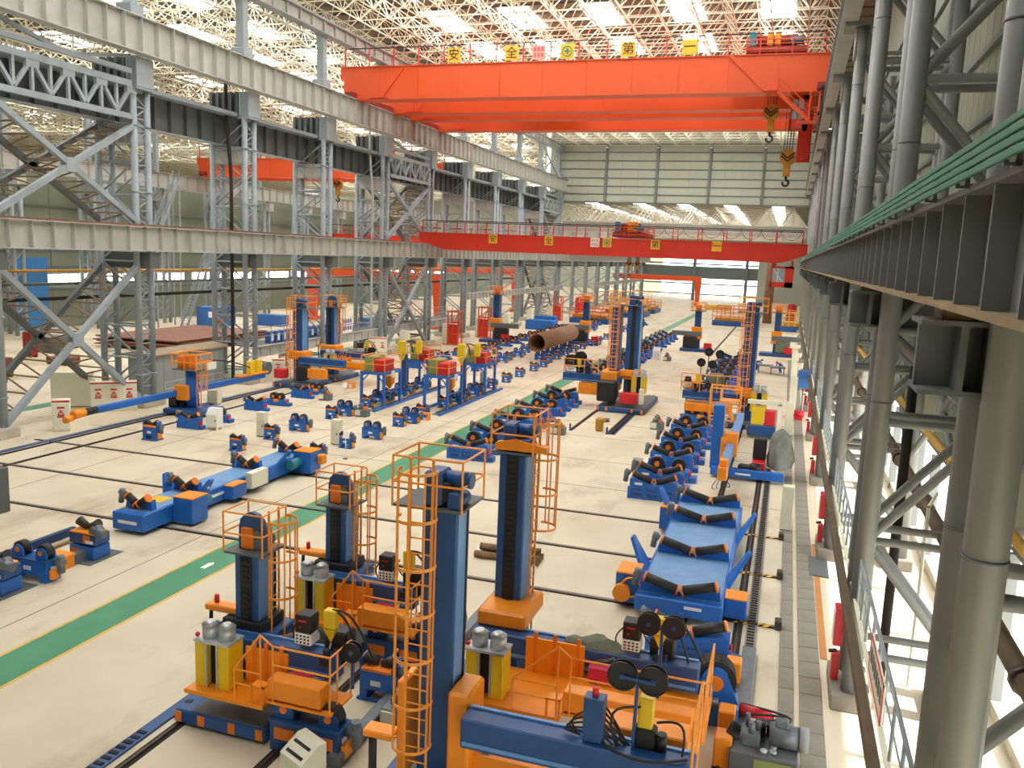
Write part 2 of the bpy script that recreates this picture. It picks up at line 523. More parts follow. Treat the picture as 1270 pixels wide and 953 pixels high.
# ------------------------------------------------------------------ roof
deck = slab('ceiling', -190, 6.4, -45.2, 157.5, 34.7, 34.9, 'deck')
def space_frame(x0, nx, dx, y0, ny, dy, zb, zt, r, name, parent, material):
    mb = MB()
    def P(i, j, top):
        return (x0 + (i + (.5 if top else 0)) * dx, y0 + (j + (.5 if top else 0)) * dy, zt if top else zb)
    def m(a, b, rr=r): mb.cyl(a, b, rr, 4, caps=False)
    for i in range(nx + 1):
        for j in range(ny + 1):
            p = P(i, j, 0)
            if i < nx: m(p, P(i + 1, j, 0))
            if j < ny: m(p, P(i, j + 1, 0))
            for di in (-1, 0):
                for dj in (-1, 0):
                    if 0 <= i + di < nx and 0 <= j + dj < ny: m(p, P(i + di, j + dj, 1), r * .8)
            if i < nx and j < ny:
                if i + 1 < nx: m(P(i, j, 1), P(i + 1, j, 1))
                if j + 1 < ny: m(P(i, j, 1), P(i, j + 1, 1))
            mb.cyl((p[0], p[1], p[2] - r * 1.7), (p[0], p[1], p[2] + r * 1.7), r * 1.7, 6)
    o = one(name, mb, material, kind='stuff', recalc=False)
    o.parent = parent
    return o
space_frame(-42.0, 15, 2.98, 18.0, 46, 3.015, 31.9, 34.1, .065, 'space_frame', deck, 'frame')
space_frame(-87.0, 14, 3.1, 30.0, 42, 3.015, 31.9, 34.1, .07, 'space_frame', deck, 'frame')
space_frame(-187.0, 25, 4.0, 60.0, 24, 4.0, 31.9, 34.1, .11, 'space_frame', deck, 'frame')
space_frame(-186.0, 28, 5.0, 158.0, 32, 5.0, 31.7, 34.2, .11, 'space_frame', deck, 'frame')
me = MB().cb(-1.5, 1.5, -3.6, 3.6, 0, .12, .02).mesh('skylight', 'skylight')
SKYX = (-35.2, -27.2, -19.2, -11.2, -3.0)
sl = []
for x in SKYX + (-84.0, -75, -66, -57.5, -49.5, -96, -106, -116, -128, -140, -152):
    for k in list(range(12, 25, 2)) * (x < -45) + list(range((1 if x < -25 else -1) if -40 < x < -5 else 2, 12)):
        if x > -68 or k % 2 == 0: sl.append((x, 11.55 + 12.06 * k, 34.55))
kids(deck, 'skylight', me, sl)
# thin roof purlins seen between the frame
mb = MB()
for i in range(67): mb.box(-189, 6, -44 + 3.015 * i - .06, -44 + 3.015 * i + .06, 34.55, 34.7)
o = one('purlins', mb, 'girder_dk', kind='stuff'); o.parent = deck

# ------------------------------------------------------------------ lower hall beyond the end wall
deck2 = slab('ceiling_low', -45.5, 6.4, 157.6, 300, 22.3, 22.5, 'deck')
space_frame(-44.4, 10, 4.65, 158.2, 22, 4.65, 18.2, 21.6, .085, 'space_frame', deck2, 'frame_w')
me = MB().cb(-1.1, 1.1, -9, 9, 0, .1, .02).mesh('skylight', 'skylight_low')
kids(deck2, 'skylight', me, [(x, y, 22.15) for x in (-38.5, -29, -20.5, -11.8, -3.1) for y in (172.5, 195.5, 218.5, 241.5)])
slab('wall_low_right', 6.3, 6.45, 157.4, 262, 0, 22.4, 'wallgrey')
fw = slab('wall_far', -45.4, 6.4, 262, 262.4, 12.2, 22.4, 'wallgrey')
slab('wall_far_band', -45.4, -9, 261.8, 262.3, 6.6, 10.2, 'girt')
slab('wall_far_corner', -9, 6.4, 261.8, 262.3, 0, 12.2, 'wallgrey')
me = MB().cb(-.45, .45, -.4, .4, 0, 12.5, .04).mesh('wall_pier', 'girt')
kids(fw, 'wall_pier', me, [(x, 261.5, 0) for x in (-43, -27.4, -12.2)])
me = MB().box(-45, -9, -.15, .15, -.2, .2).mesh('wall_rail', 'girt')
kids(fw, 'wall_rail', me, [(0, 261.4, z) for z in (1.9, 5.0, 10.9)])
# beam over the opening at the end of the main hall
a = Asm()
a.add('web', MB().box(-42, 5, -.2, .2, -.9, .9), 'girder')
a.add('flange', MB().box(-42, 5, -.45, .45, .9, 1.05).box(-42, 5, -.45, .45, -1.05, -.9), 'girder')
a.spawn('lintel_beam', 'long grey beam across the opening below the end wall', 'beam', (0, 159, 17.3))

# ------------------------------------------------------------------ left column row
def lattice_column(zt=21.3, cap=True, low=False):
    a = Asm()
    a.add('plinth', MB().cb(-3.7, .7, -1.1, 1.1, 0, .55, .04), 'concrete')
    leg = MB().cyl((0, 0, .55), (0, 0, zt), .225, 12).mesh('leg', 'steel')
    for x in (0, -3.0):
        for y in (-.62, .62):
            a.add('leg', leg, 'steel', loc=(x, y, 0))
    for x in (0, -3.0):
        mb = MB(); z = 1.4; s = 1
        while z + .75 < zt:
            if not 9.2 < z < 10.6:
                mb.bar((x, -.62 * s, z), (x, .62 * s, z + .75), .07); mb.bar((x, -.62, z), (x, .62, z), .07)
            s = -s; z += .75
        a.add('lacing', mb, 'steel')
    for y in (-.62, .62):
        mb = MB(); z = 1.2; s = 0
        while z + 2.2 < zt:
            p = (0 if s else -3.0, y, z); q = (-3.0 if s else 0, y, z + 2.2)
            mb.cyl(p, q, .07, 6, caps=False); mb.cyl((-3, y, z), (0, y, z), .07, 6, caps=False)
            s = 1 - s; z += 2.2
        a.add('brace', mb, 'steel')
    mb = MB()
    for z in ((2.2, 6.8, 14.6) if low else (2.2, 6.8, 14.6, 18.9)): mb.cyl((0, -.62, z), (0, -.62, z + .1), .29, 12).cyl((0, .62, z), (0, .62, z + .1), .29, 12).box(-.05, .05, -.62, .62, z, z + .1)
    a.add('collar', mb, 'steel')
    a.add('corbel', MB().cb(-3.2, .95, -.5, .5, 9.55, 10.62, .03), 'girder_dk')
    if low: return a
    mb = MB().cb(-3.3, -.15, -.62, .62, 17.8, 19.1, .03)
    for i in range(4): mb.box(-2.8 + i * .7, -2.74 + i * .7, -.7, .7, 17.85, 19.05)
    a.add('shoulder_box', mb, 'girder')
    if cap:
        mb = MB().cb(-.45, .42, -.72, .72, 21.3, 23.32, .03)
        for i in range(4): mb.box(-.3 + i * .24, -.22 + i * .24, -.78, .78, 21.4, 23.25)
        for i in range(4): mb.box(.38, .47, -.6 + i * .38, -.54 + i * .38, 21.4, 23.25)
        mb.box(-.5, .5, -.8, .8, 21.25, 21.35)
        a.add('column_head', mb, 'steel')
        mb = MB()
        mb.box(-3.3, -.5, -.4, .4, 21.35, 23.2)
        for i in range(5): mb.box(-3.2 + i * .6, -2.95 + i * .6, -.7, .7, 21.3, 23.3)
        a.add('rear_head', mb, 'girder_dk')
        a.add('roof_post', MB().cb(-.35, .35, -.35, .35, 25.7, 31.8, .03).cb(-.62, .62, -.62, .62, 25.7, 26.7, .05), 'steel', loc=(-.6, 0, 0))
    return a
colA = lattice_column()
XL = -42.0
for k in range(2, 13):
    n = ORD[k - 2]
    colA.spawn('lattice_column', 'grey four-legged lattice column, %s from the left edge in the left row' % n, 'column', (XL, yk(k), 0), group='left row of lattice columns')

colC = lattice_column(18.1, False, True)
for i in range(8):
    colC.spawn('lattice_column', 'far grey lattice column beyond the end wall, %s from the camera' % ORD[i], 'column', (XL, 169.0 + 12.06 * i, 0), group='lattice columns of the far hall')

def runway(name, label, x, y0, y1, z0, z1, fw, pitch, material='girder', side=1, rail=True, flange='girder', stiff_side=(1,), topm=None):
    """plate girder along Y: web, flanges, rail, one stiffener plate per pitch"""
    root = bpy.data.objects.new(name, None); COL.objects.link(root)
    root.location = (x, y0, z0); root['label'] = label; root['category'] = 'girder'
    L = y1 - y0; h = z1 - z0
    def p(n, mb, m):
        o = bpy.data.objects.new(n, mb.mesh(n, m)); COL.objects.link(o); o.parent = root
    p('web', MB().box(-.06, .06, 0, L, .05, h - .05), material)
    p('top_flange', MB().box(-fw / 2, fw / 2, 0, L, h - .06, h), topm or flange)
    p('bottom_flange', MB().box(-fw / 2, fw / 2, 0, L, 0, .07), flange)
    if rail: p('crane_rail', MB().box(-.06, .06, 0, L, h, h + .12), 'rust')
    for s in stiff_side:
        me = MB().box(0.06 if s > 0 else -fw / 2 + .03, fw / 2 - .03 if s > 0 else -.06, -.02, .02, .07, h - .06).mesh('stiffener', material)
        kids(root, 'stiffener', me, [(0, i * pitch + .3, 0) for i in range(int((L - .3) / pitch) + 1)])
    return root
runway('runway_girder', 'lower grey crane girder with brown rail along the left columns', -41.2, 12, 262, 10.72, 12.36, .75, 1.5)
runway('runway_girder', 'upper grey crane girder high on the left columns', -41.2, 12, 157, 23.35, 25.62, .85, 1.5)
runway('runway_girder', 'dark girder of the neighbouring bay behind the left columns', -44.3, 12, 157, 19.2, 21.6, .8, 1.7, material='girder_dk', flange='steel')
one('walkway_plate', MB().box(-.45, .45, 0, 145, -.1, .18), 'steel', 'light grey walkway plate on top of the dark neighbouring girder', 'walkway', loc=(-43.0, 12, 21.5))
runway('runway_girder', 'low grey girder between the far left columns under the crane girder', -41.2, 107, 158, 5.2, 6.05, .5, 1.5, rail=False)
one('mezzanine_deck', MB().box(-1.1, 1.1, 0, 47, -.1, 0), 'girder_dk', 'narrow dark deck on the low beam along the left columns', 'deck', loc=(-43.5, 61, 2.95))
runway('runway_girder', 'low grey girder between the far hall columns beyond the end wall', -41.2, 186, 250, 5.2, 6.05, .5, 1.5, rail=False)
runway('low_beam', 'low grey beam at waist level along the left columns', -42.2, 61, 108, 2.05, 2.95, .4, 1.5, rail=False)
a = Asm()
a.add('web', MB().box(-.1, .1, 0, 125, -.5, .5), 'girder')
a.add('flange', MB().box(-.45, .45, 0, 125, .5, .62).box(-.45, .45, 0, 125, -.62, -.5), 'steel')
mb = MB()
for i in range(62): mb.box(-.3, .3, i * 2 + .1, i * 2 + .3, -.5, .5)
a.add('stiffeners', mb, 'girder', kind='stuff')
a.spawn('eaves_beam', 'grey eaves beam under the roof above the left columns', 'beam', (-42.2, 33, 31.2))
# wind truss at the far end of the eaves
mb = MB()
for s in (-1, 1): mb.bar((0, -6 * s, 25.7), (0, 6 * s, 30.7), .22)
one('eaves_brace', mb, 'steel', 'grey cross brace between the last roof posts at far left', 'brace', loc=(-42.4, yk(11) + 6, 0))
# service pipes
for i, (x, z, r, m, lb) in enumerate(((-45.6, 8.4, .10, 'pipe_grey', 'thin dark pipe running behind the left columns'), (-46.4, 9.2, .09, 'brass', 'thin yellow pipe running behind the left columns'),
                                     (-46.0, 7.4, .12, 'groove', 'thick dark cable bundle behind the left columns'))):
    one('service_pipe', MB().cyl((0, 0, 0), (0, 120, 0), r, 8), m, lb, 'pipe', loc=(x, 28, z))
# rain pipes on the left columns
for k, lb in ((4, 'dark rain pipe kinked beside the third left column'), (6, 'pale rain pipe down the fifth left column')):
    m = 'groove' if k == 4 else 'alu'
    mb = MB().tube([(0, 0, 26), (0, 0, 21.6), (.45, -.1, 17.4), (.5, -.1, 16), (.5, -.1, .5)], .14, 8)
    one('rain_pipe', mb, m, lb, 'pipe', loc=(-43.2, yk(k) - 1.3, 0))

# braced bays: truss panel + crossed braces
def truss_panel(k, lb):
    y0, y1 = yk(k) + .9, yk(k + 1) - .9
    L = y1 - y0; a = Asm()
    a.add('top_chord', MB().box(-.15, .15, 0, L, 2.05, 2.45), 'steel')
    a.add('bottom_chord', MB().box(-.15, .15, 0, L, 0, .35), 'steel')
    n = 8; w = L / n
    vm = MB().box(-.09, .09, -.09, .09, .3, 2.1).mesh('upright', 'steel')
    for i in range(1, n): a.add('upright', vm, 'steel', loc=(0, i * w, 0))
    for i in range(n):
        s = (.35, 2.05) if i % 2 else (2.05, .35)
        a.add('diagonal', MB().bar((0, i * w, s[0]), (0, (i + 1) * w, s[1]), .2, .2), 'steel')
    gm = MB().box(-.12, .12, -.45, .45, 1.65, 2.1).mesh('gusset', 'steel')
    for i in range(0, n + 1, 2): a.add('gusset', gm, 'steel', loc=(0, i * w, 0))
    a.add('second_chord', MB().box(-.15, .15, 0, L, 2.9, 3.2), 'steel')
    a.add('upper_diagonal', MB().bar((0, 0, 4), (0, L * .5, 3.0), .22).bar((0, L * .5, 3.0), (0, L, 4), .22), 'steel')
    a.spawn('truss_panel', lb, 'truss', (-41.9, y0, 19.25))
def cross_brace(k, z0, z1, lb):
    y0, y1 = yk(k) + .5, yk(k + 1) - .5
    a = Asm(); L = y1 - y0; h = z1 - z0
    for x in (0, -3.0):
        for s in (0, 1):
            a.add('diagonal', MB().bar((x, 0, h if s else 0), (x, L, 0 if s else h), .34, .34), 'steel' if x == 0 else 'girder_dk')
    a.add('gusset', MB().box(-.2, .2, L / 2 - .42, L / 2 + .42, h / 2 - .42, h / 2 + .42), 'steel')
    mb = MB(); n = 11
    for s in (0, 1):
        for i in range(n):
            t0, t1 = i / n, (i + .9) / n
            f = lambda t: (t * L, (h - t * h) if s else t * h)
            p, q = f(t0), f(t1)
            mb.cyl((0, p[0], p[1]), (-3, q[0], q[1]), .06, 5, caps=False)
            mb.cyl((-3, p[0], p[1]), (0, p[0], p[1]), .06, 5, caps=False)
    a.add('lacing', mb, 'rustbeam')
    a.spawn('cross_brace', lb, 'brace', (-42.0, y0, z0))
for k, w in ((2, 'first'), (6, 'middle'), (11, 'farthest')):
    truss_panel(k, 'grey lattice truss panel in the %s braced bay of the left row' % w)
    cross_brace(k, 12.6, 19.0, 'crossed braces above the lower girder in the %s braced left bay' % w)
    cross_brace(k, .5, 9.8, 'crossed braces below the lower girder in the %s braced left bay' % w)

# ------------------------------------------------------------------ far column row of the left bay
def far_column():
    a = Asm()
    leg = MB().cyl((0, 0, 0), (0, 0, 20), .24, 8).mesh('leg', 'steel')
    for x, y in ((0, -.6), (0, .6), (-2.4, -.6), (-2.4, .6)): a.add('leg', leg, 'steel', loc=(x, y, 0))
    mb = MB(); z = .5; s = 0
    while z < 18:
        for y in (-.6, .6): mb.bar((0 if s else -2.4, y, z), (-2.4 if s else 0, y, z + 2), .12)
        mb.bar((0, -.6, z), (0, .6, z + 1), .1)
        s = 1 - s; z += 2
    a.add('lacing', mb, 'steel')
    a.add('corbel', MB().cb(-2.6, 1.0, -.6, .6, 16.9, 18.2, .04), 'girder')
    a.add('roof_post', MB().cb(-.3, .3, -.3, .3, 20, 31.8, .03), 'steel', loc=(-1.4, 0, 0))
    return a
colF = far_column()
for k in range(4, 15):
    colF.spawn('lattice_column', 'slim grey column against the far left wall, %s from the left edge' % ORD[k - 4], 'column', (-83.2, yk(k) + 3, 0), group='columns of the far left wall')
runway('runway_girder', 'grey crane girder on the far left wall columns', -82.2, 40, 200, 18.5, 20.5, .8, 2.0)
# lower crane level of the left bay
runway('runway_girder', 'lower grey girder along the far left wall', -82.4, 40, 200, 10.5, 12.0, .7, 2.0)
# steel stair and platform in the left bay
a = Asm()
mb = MB().bar((-.5, 0, 0), (-.5, 5.0, 9.0), .12, .3).bar((.5, 0, 0), (.5, 5.0, 9.0), .12, .3)
a.add('stringer', mb, 'steel')
st = MB().box(-.5, .5, -.12, .12, -.02, .02).mesh('step', 'steel')
for i in range(24): a.add('step', st, 'steel', loc=(0, 5.0 * i / 24, 9.0 * i / 24))
a.add('handrail', MB().tube([(-.5, 0, 1), (-.5, 5, 10)], .05, 5).tube([(.5, 0, 1), (.5, 5, 10)], .05, 5), 'steel')
a.spawn('steel_stair', 'steep grey steel stair standing in the neighbouring bay', 'stair', (-78, 96, 0))
a.add('support_post', MB().box(-.6, -.5, 4.6, 4.8, -11, 9).box(.5, .6, 4.6, 4.8, -11, 9).box(-.6, -.5, 0, .2, -11, 0).box(.5, .6, 0, .2, -11, 0), 'steel')
a.spawn('steel_stair', 'upper grey steel stair beside the neighbouring crane girder', 'stair', (-79.5, 92, 11.0))

# ------------------------------------------------------------------ right column row
XR = 2.45
def pipe_column():
    a = Asm()
    a.add('plinth', MB().cb(-.5, .5, -1.05, 1.05, 0, .45, .04), 'trench')
    a.add('plinth', MB().cb(2.1, 3.0, -1.05, 1.05, 0, .45, .04), 'trench')
    leg = MB().cyl((0, 0, .45), (0, 0, 23.3), .25, 16).mesh('leg', 'steel_r')
    for x in (0, 2.55):
        for y in (-.62, .62): a.add('leg', leg, 'steel_r', loc=(x, y, 0))
    for z in (3.3, 8.2, 14.5, 20.5):
        a.add('weld_ring', MB().cyl((0, -.62, z), (0, -.62, z + .03), .262, 16).cyl((0, .62, z), (0, .62, z + .03), .262, 16), 'girder_dk')
    nodes = [1.5, 4.6, 7.7, 10.0, 13.0, 16.0, 19.0, 22.0]
    for i, z in enumerate(nodes):
        for y in (-.62, .62):
            a.add('strut', MB().cyl((0, y, z), (2.55, y, z), .11, 8, caps=False), 'steel_r')
            if i + 1 < len(nodes):
                z2 = nodes[i + 1]
                a.add('brace', MB().cyl((0 if i % 2 else 2.55, y, z), (2.55 if i % 2 else 0, y, z2), .12, 8, caps=False), 'steel_r')
    mb = MB(); z = 1.2
    while z < 22.5:
        mb.cyl((0, -.62, z), (0, .62, z + .8), .06, 6, caps=False); z += 1.6
    a.add('lacing', mb, 'steel_r')
    a.add('corbel', MB().box(-.9, -.2, -.06, .06, 10.1, 10.9).box(-.93, 2.6, -.45, .45, 10.88, 10.94).box(-.9, 2.6, -.45, .45, 10.06, 10.12).box(-.5, -.42, -.45, .45, 10.12, 10.88).box(-.2, 2.5, -.40, .40, 10.12, 10.88), 'girder_dk')
    a.add('bearing_pad', MB().cb(-.7, -.2, -.3, .3, 10.94, 11.12, .01), 'rustbeam')
    a.add('column_head', MB().cb(-.9, .5, -.85, .85, 23.3, 23.5, .02).cb(-.35, .35, -.7, .7, 21.9, 23.3, .03), 'steel_r')
    return a
colB = pipe_column()
for k in range(0, 13):
    colB.spawn('pipe_column', 'grey twin-pipe column, %s from the camera in the right row' % ORD[k], 'column', (XR, yk(k) - .15, 0), group='right row of pipe columns')
runway('runway_girder', 'near grey crane girder with rusty flange edge on the right columns', 1.83, -6, 157, 11.12, 12.3, .62, 1.25, material='steel_r', flange='rustbeam', stiff_side=(-1,), topm='steel_r')
runway('runway_girder', 'upper crane girder high on the right columns', 1.75, 20, 157, 23.5, 25.5, .8, 1.5, material='girder_dk', stiff_side=(-1,))
# green conductor bars on brackets
a = Asm()
for i in range(4):
    a.add('conductor_bar', MB().cb(-.016, .016, 0, 150, -.03, .03, .006), 'conductor', loc=(-.008 * i, 0, -.085 * i))
a.spawn('conductor_rail', 'four green conductor bars stacked along the right crane girder', 'conductor rail', (1.42, -4, 12.6))
bk = Asm()
bk.add('arm', MB().box(-.06, .3, -.02, .02, -.32, -.28).box(.02, .06, -.02, .02, -.32, .06), 'girder_dk')
bk.add('insulator', MB().cb(-.03, .02, -.025, .025, -.30, .045, .01), 'cream')
for i in range(16):
    bk.spawn('conductor_bracket', 'cream insulator bracket holding the green bars, %s from the camera' % ORD[i], 'bracket', (1.46, 5.2 + 1.9 * i, 12.6), group='conductor bar brackets')
# pipes along the right wall
one('yellow_pipe', MB().cyl((0, 0, 0), (0, 145, 0), .11, 10), 'pathyellow', 'straight yellow pipe running along the right wall', 'pipe', loc=(4.62, -2, 6.4))
a = Asm()
a.add('pipe', MB().cyl((0, 0, 0), (0, 130, 0), .2, 12), 'darkbrown')
cl = MB().cyl((0, -.08, 0), (0, .08, 0), .27, 12).mesh('clamp', 'rail')
for i in range(18): a.add('clamp', cl, 'rail', loc=(0, 6 + 6 * i, 0))
a.spawn('brown_pipe', 'thick brown pipe with clamps running along the right wall', 'pipe', (4.5, -2, 4.5))
one('black_pipe', MB().cyl((0, 0, 0), (0, 0, 9), .13, 10), 'groove', 'upright black pipe beside the second right column', 'pipe', loc=(3.35, 24.4, 0))
one('thin_pipe', MB().tube([(0, 0, 0), (0, 0, 5.2), (.3, .8, 5.4)], .045, 6), 'cream', 'thin cream upright pipe near the bright right opening', 'pipe', loc=(4.1, 24.6, 0))
# braces along the wall between rear legs
for k in range(0, 6):
    a = Asm()
    y0, y1 = yk(k) + .6, yk(k + 1) - .9
    for s in (0, 1):
        a.add('diagonal', MB().cyl((0, y0, 9.6 if s else 4.6), (0, y1, 4.6 if s else 9.6), .13, 8), 'steel_r')
    a.add('tie', MB().cyl((0, y0, 9.8), (0, y1, 9.8), .13, 8), 'steel_r')
    a.spawn('wall_brace', 'crossed pipe braces on the right wall, %s bay from the camera' % ORD[k], 'brace', (5.0, 0, 0))
# walkway beam and handrail between the right columns
one('walkway_beam', MB().cb(-.1, .1, 0, 130, -.28, 0, .02), 'darkbrown', 'brown edge beam of the walkway along the right columns', 'beam', loc=(2.12, 8, 3.0))
one('walkway_beam_tie', MB().box(-.05, .05, 0, 130, 0, .05), 'cream', 'pale kerb on top of the brown walkway beam', 'kerb', loc=(2.32, 8, 3.0))
for k in range(0, 6):
    y0, y1 = yk(k) + 1.0, yk(k + 1) - 1.1
    a = Asm()
    po = MB().cyl((0, 0, 0), (0, 0, 1.1), .035, 6).mesh('post', 'steel')
    for i in range(9): a.add('post', po, 'steel', loc=(0, y0 + (y1 - y0) * i / 8, 0))
    a.add('top_rail', MB().cyl((0, y0, 1.1), (0, y1, 1.1), .045, 6), 'steel')
    a.add('mid_rail', MB().cyl((0, y0, .55), (0, y1, .55), .02, 6), 'steel')
    a.spawn('handrail', 'grey pipe handrail, %s stretch from the camera beside the right columns' % ORD[k], 'handrail', (2.36, 0, 3.05))
a = Asm()
a.add('board', MB().cb(-.02, .02, 0, 2.4, 0, .8, .008), 'cream')
a.add('border', MB().box(-.03, -.015, 0, 2.4, 0, .05).box(-.03, -.015, 0, 2.4, .75, .8).box(-.03, -.015, 0, .05, 0, .8).box(-.03, -.015, 2.35, 2.4, 0, .8), 'red')
mb = MB()
for i in range(6): mb.box(-.03, -.018, .2 + i * .35, .42 + i * .35, .3, .6)
a.add('lettering', mb, 'girder_dk')
a.spawn('notice_board', 'red-bordered notice board hung on the right handrail', 'sign', (2.3, 16.0, 3.15))
# ================================================================== cranes
def sign_plate(a, x, y, z, s, body, bg='signyellow', fg='black', parent=None):
    i = a.add('sign_plate', MB().cb(-s / 2, s / 2, -.03, .03, -s / 2, s / 2, .01), bg, parent, loc=(x, y, z))
    if body == '+':
        mb = MB().arc((0, -.045, 0), s * .34, s * .05, 'y', 0, 360, 20, 4).box(-s * .06, s * .06, -.05, -.03, -s * .2, s * .2).box(-s * .2, s * .2, -.05, -.03, -s * .06, s * .06)
        a.add('emblem', mb, 'green', i)
    elif body == '#':
        mb = MB()
        for r in range(2):
            for c in range(3):
                x0 = -s * .4 + c * s * .28; z0 = s * .08 - r * s * .42
                for k in range(3): mb.box(x0, x0 + s * .2, -.05, -.03, z0 + k * s * .11, z0 + k * s * .11 + s * .035)
                mb.box(x0 + s * .08, x0 + s * .12, -.05, -.03, z0, z0 + s * .27)
        a.add('lettering', mb, 'red', i)
    else:
        a.add('lettering', text_mesh(body, s * .86, fg, .01), fg, i, loc=(0, -.05, -s * .02))

def hook_block(a, x, y, ztop, zrope, s=1.0):
    mb = MB()
    for dx in (-.35, -.12, .12, .35): mb.cyl((x + dx * s, y, ztop), (x + dx * s * 1.3, y, zrope), .035, 5)
    r = a.add('wire_rope', mb, 'black')
    b = a.add('hook_block', MB().cyl((x, y - .35 * s, ztop), (x, y + .35 * s, ztop), .72 * s, 18).cb(x - .32 * s, x + .32 * s, y - .25 * s, y + .25 * s, ztop - 1.75 * s, ztop - .4 * s, .04), 'brass')
    mb = MB()
    for k in (0, 1):
        z = ztop - .05 + k * .28 * s
        for sg in (-1, 1): mb.bar((x, y - .37 * s, z - .32 * s), (x + sg * .55 * s, y - .37 * s, z + .15 * s), .05, .13 * s)
    a.add('chevron_mark', mb, 'black', b)
    mb = MB().arc((x, y, ztop - 2.35 * s), .28 * s, .1 * s, 'y', -200, 90, 12, 6).cyl((x, y, ztop - 1.7 * s), (x, y, ztop - 2.1 * s), .12 * s, 8)
    a.add('hook', mb, 'black', b)

def crane(label, Y, gaps, z0, z1, x0, x1, m, thick=1.8, taper=0., signs=None, trolley=None, hooks=(), cabin=None, rail_h=1.7, endtruck=True, dark=None):
    a = Asm(); h = z1 - z0
    for gi, g in enumerate(gaps):
        t = taper
        poly = [(x0, h), (x1, h), (x1, t), (x1 - 2.5 * (t > 0), 0), (x0 + 3.2 * (t > 0), 0), (x0, t)] if t else [(x0, h), (x1, h), (x1, 0), (x0 + .3, 0), (x0 + .3, h * .62), (x0, h * .62)]
        gp = a.add('girder', MB().prism(poly, 'y', g, g + thick), m)
        a.add('top_flange', MB().box(x0, x1, g - .12, g + thick + .12, h, h + .08), m, gp)
        mb = MB()
        n = int((x1 - x0) / 4)
        for i in range(1, n): mb.box(x0 + i * (x1 - x0) / n - .03, x0 + i * (x1 - x0) / n + .03, g - .05, g, t + .05, h - .05)
        a.add('seam', mb, m, gp)
        if not t:
            mb = MB().bar((x0 + 6.6, g - .04, h), (x0 + 4.4, g - .04, .25), .1, .25).box(x0 + 3.2, x0 + 5, g - .25, g, .12, .2)
            a.add('stair_bar', mb, m, gp)
        mb = MB()
        n = int((x1 - x0) / 2.6)
        for i in range(n + 1):
            x = x0 + .5 + i * (x1 - x0 - 1) / n
            mb.box(x - .05, x + .05, g - .1, g, h, h + rail_h)
        a.add('guard_rail', mb, 'crane_red')
        mb = MB()
        for f in (.35, .68): mb.cyl((x0 + .5, g - .05, h + rail_h * f), (x1 - .5, g - .05, h + rail_h * f), .018, 4)
        a.add('rail_wire', mb, m)
        a.add('festoon_cable', MB().cyl((x0 + .5, g - .05, h + rail_h), (x1 - .5, g - .05, h + rail_h), .05, 5), 'black')
    if endtruck:
        for i, x in enumerate((x0 + .95, x1 - .9)):
            e = a.add('end_truck', MB().cb(x, x + .8, gaps[0] - .9, gaps[-1] + thick + .9, .08, .6, .04), 'crane_dark')
            wm = MB().cyl((x + .2, 0, .2), (x + .6, 0, .2), .25, 12).mesh('wheel', 'rail')
            for y in (gaps[0] - .7, gaps[0] + .6, gaps[-1] + thick - .6, gaps[-1] + thick + .7): a.add('wheel', wm, 'rail', e, loc=(0, y, 0))
    for s in signs or []: sign_plate(a, *s)
    if trolley:
        tx0, tx1 = trolley
        ty0, ty1 = gaps[0] + .2, gaps[-1] + thick - .2
        t = a.add('trolley', MB().cb(tx0, tx1, ty0, ty1, h + .25, h + .75, .04), 'crane_dark')
        mb = MB().cyl((tx0 + .8, ty0 + 1, h + 1.3), (tx1 - .8, ty0 + 1, h + 1.3), .5, 12).cyl((tx0 + .8, ty1 - 1.4, h + 1.25), (tx1 - 1.2, ty1 - 1.4, h + 1.25), .42, 12)
        a.add('hoist_drum', mb, 'crane_dark', t)
        a.add('hoist_motor', MB().cyl((tx1 - 1.4, ty0 + .3, h + 1.2), (tx1 - .3, ty0 + .3, h + 1.2), .34, 10).cb(tx0 + .2, tx0 + .7, ty0, ty0 + .8, h + .75, h + 1.9, .05), 'teal', t)
        a.add('trolley_cover', MB().cb(tx0 + 1.6, tx0 + 2.1, ty0, ty0 + .5, h + .8, h + 1.9, .05).cb(tx0 + 2.2, tx0 + 2.7, ty0, ty0 + .5, h + .8, h + 1.9, .05), 'orange', t)
        a.add('trolley_rail', rails_mb(MB(), [(tx0, ty0, h + .1), ((tx0 + tx1) / 2, ty0, h + .1), (tx1, ty0, h + .1), (tx1, ty1, h + .1), (tx0, ty1, h + .1)], 1.2, .04, (.35, .7), True), 'crane', t)
    for hk in hooks: hook_block(a, *hk)
    if cabin:
        cx0, cx1, cy0, cy1, cz0, cz1 = cabin
        c = a.add('cabin', MB().box(cx0, cx1, cy0, cy1, cz0, cz0 + .55).box(cx0, cx1, cy0, cy1, cz1 - .2, cz1).box(cx1 - (cx1 - cx0) * .38, cx1, cy0, cy1, cz0, cz1).box(cx0, cx0 + .12, cy0, cy1, cz0, cz1).box(cx0, cx1, cy1 - .1, cy1, cz0, cz1), m)
        a.add('cabin_glass', MB().box(cx0 + .1, cx1 - (cx1 - cx0) * .38, cy0 + .1, cy0 + .14, cz0 + .5, cz1 - .2), 'glass', c)
        a.add('cabin_frame', MB().box(cx0 + .65, cx0 + .72, cy0 + .02, cy0 + .1, cz0 + .5, cz1 - .2).bar((cx0 + .1, cy0 + .05, cz1 - .2), (cx0 + 1.2, cy0 + .05, cz0 + .6), .06), 'white', c)
        a.add('cabin_hanger', MB().box(cx0 + .1, cx0 + .3, cy0 + .2, cy0 + .4, cz1, .3).box(cx1 - .3, cx1 - .1, cy0 + .2, cy0 + .4, cz1, .3), m, c)
    return a, (0, Y, z0), label

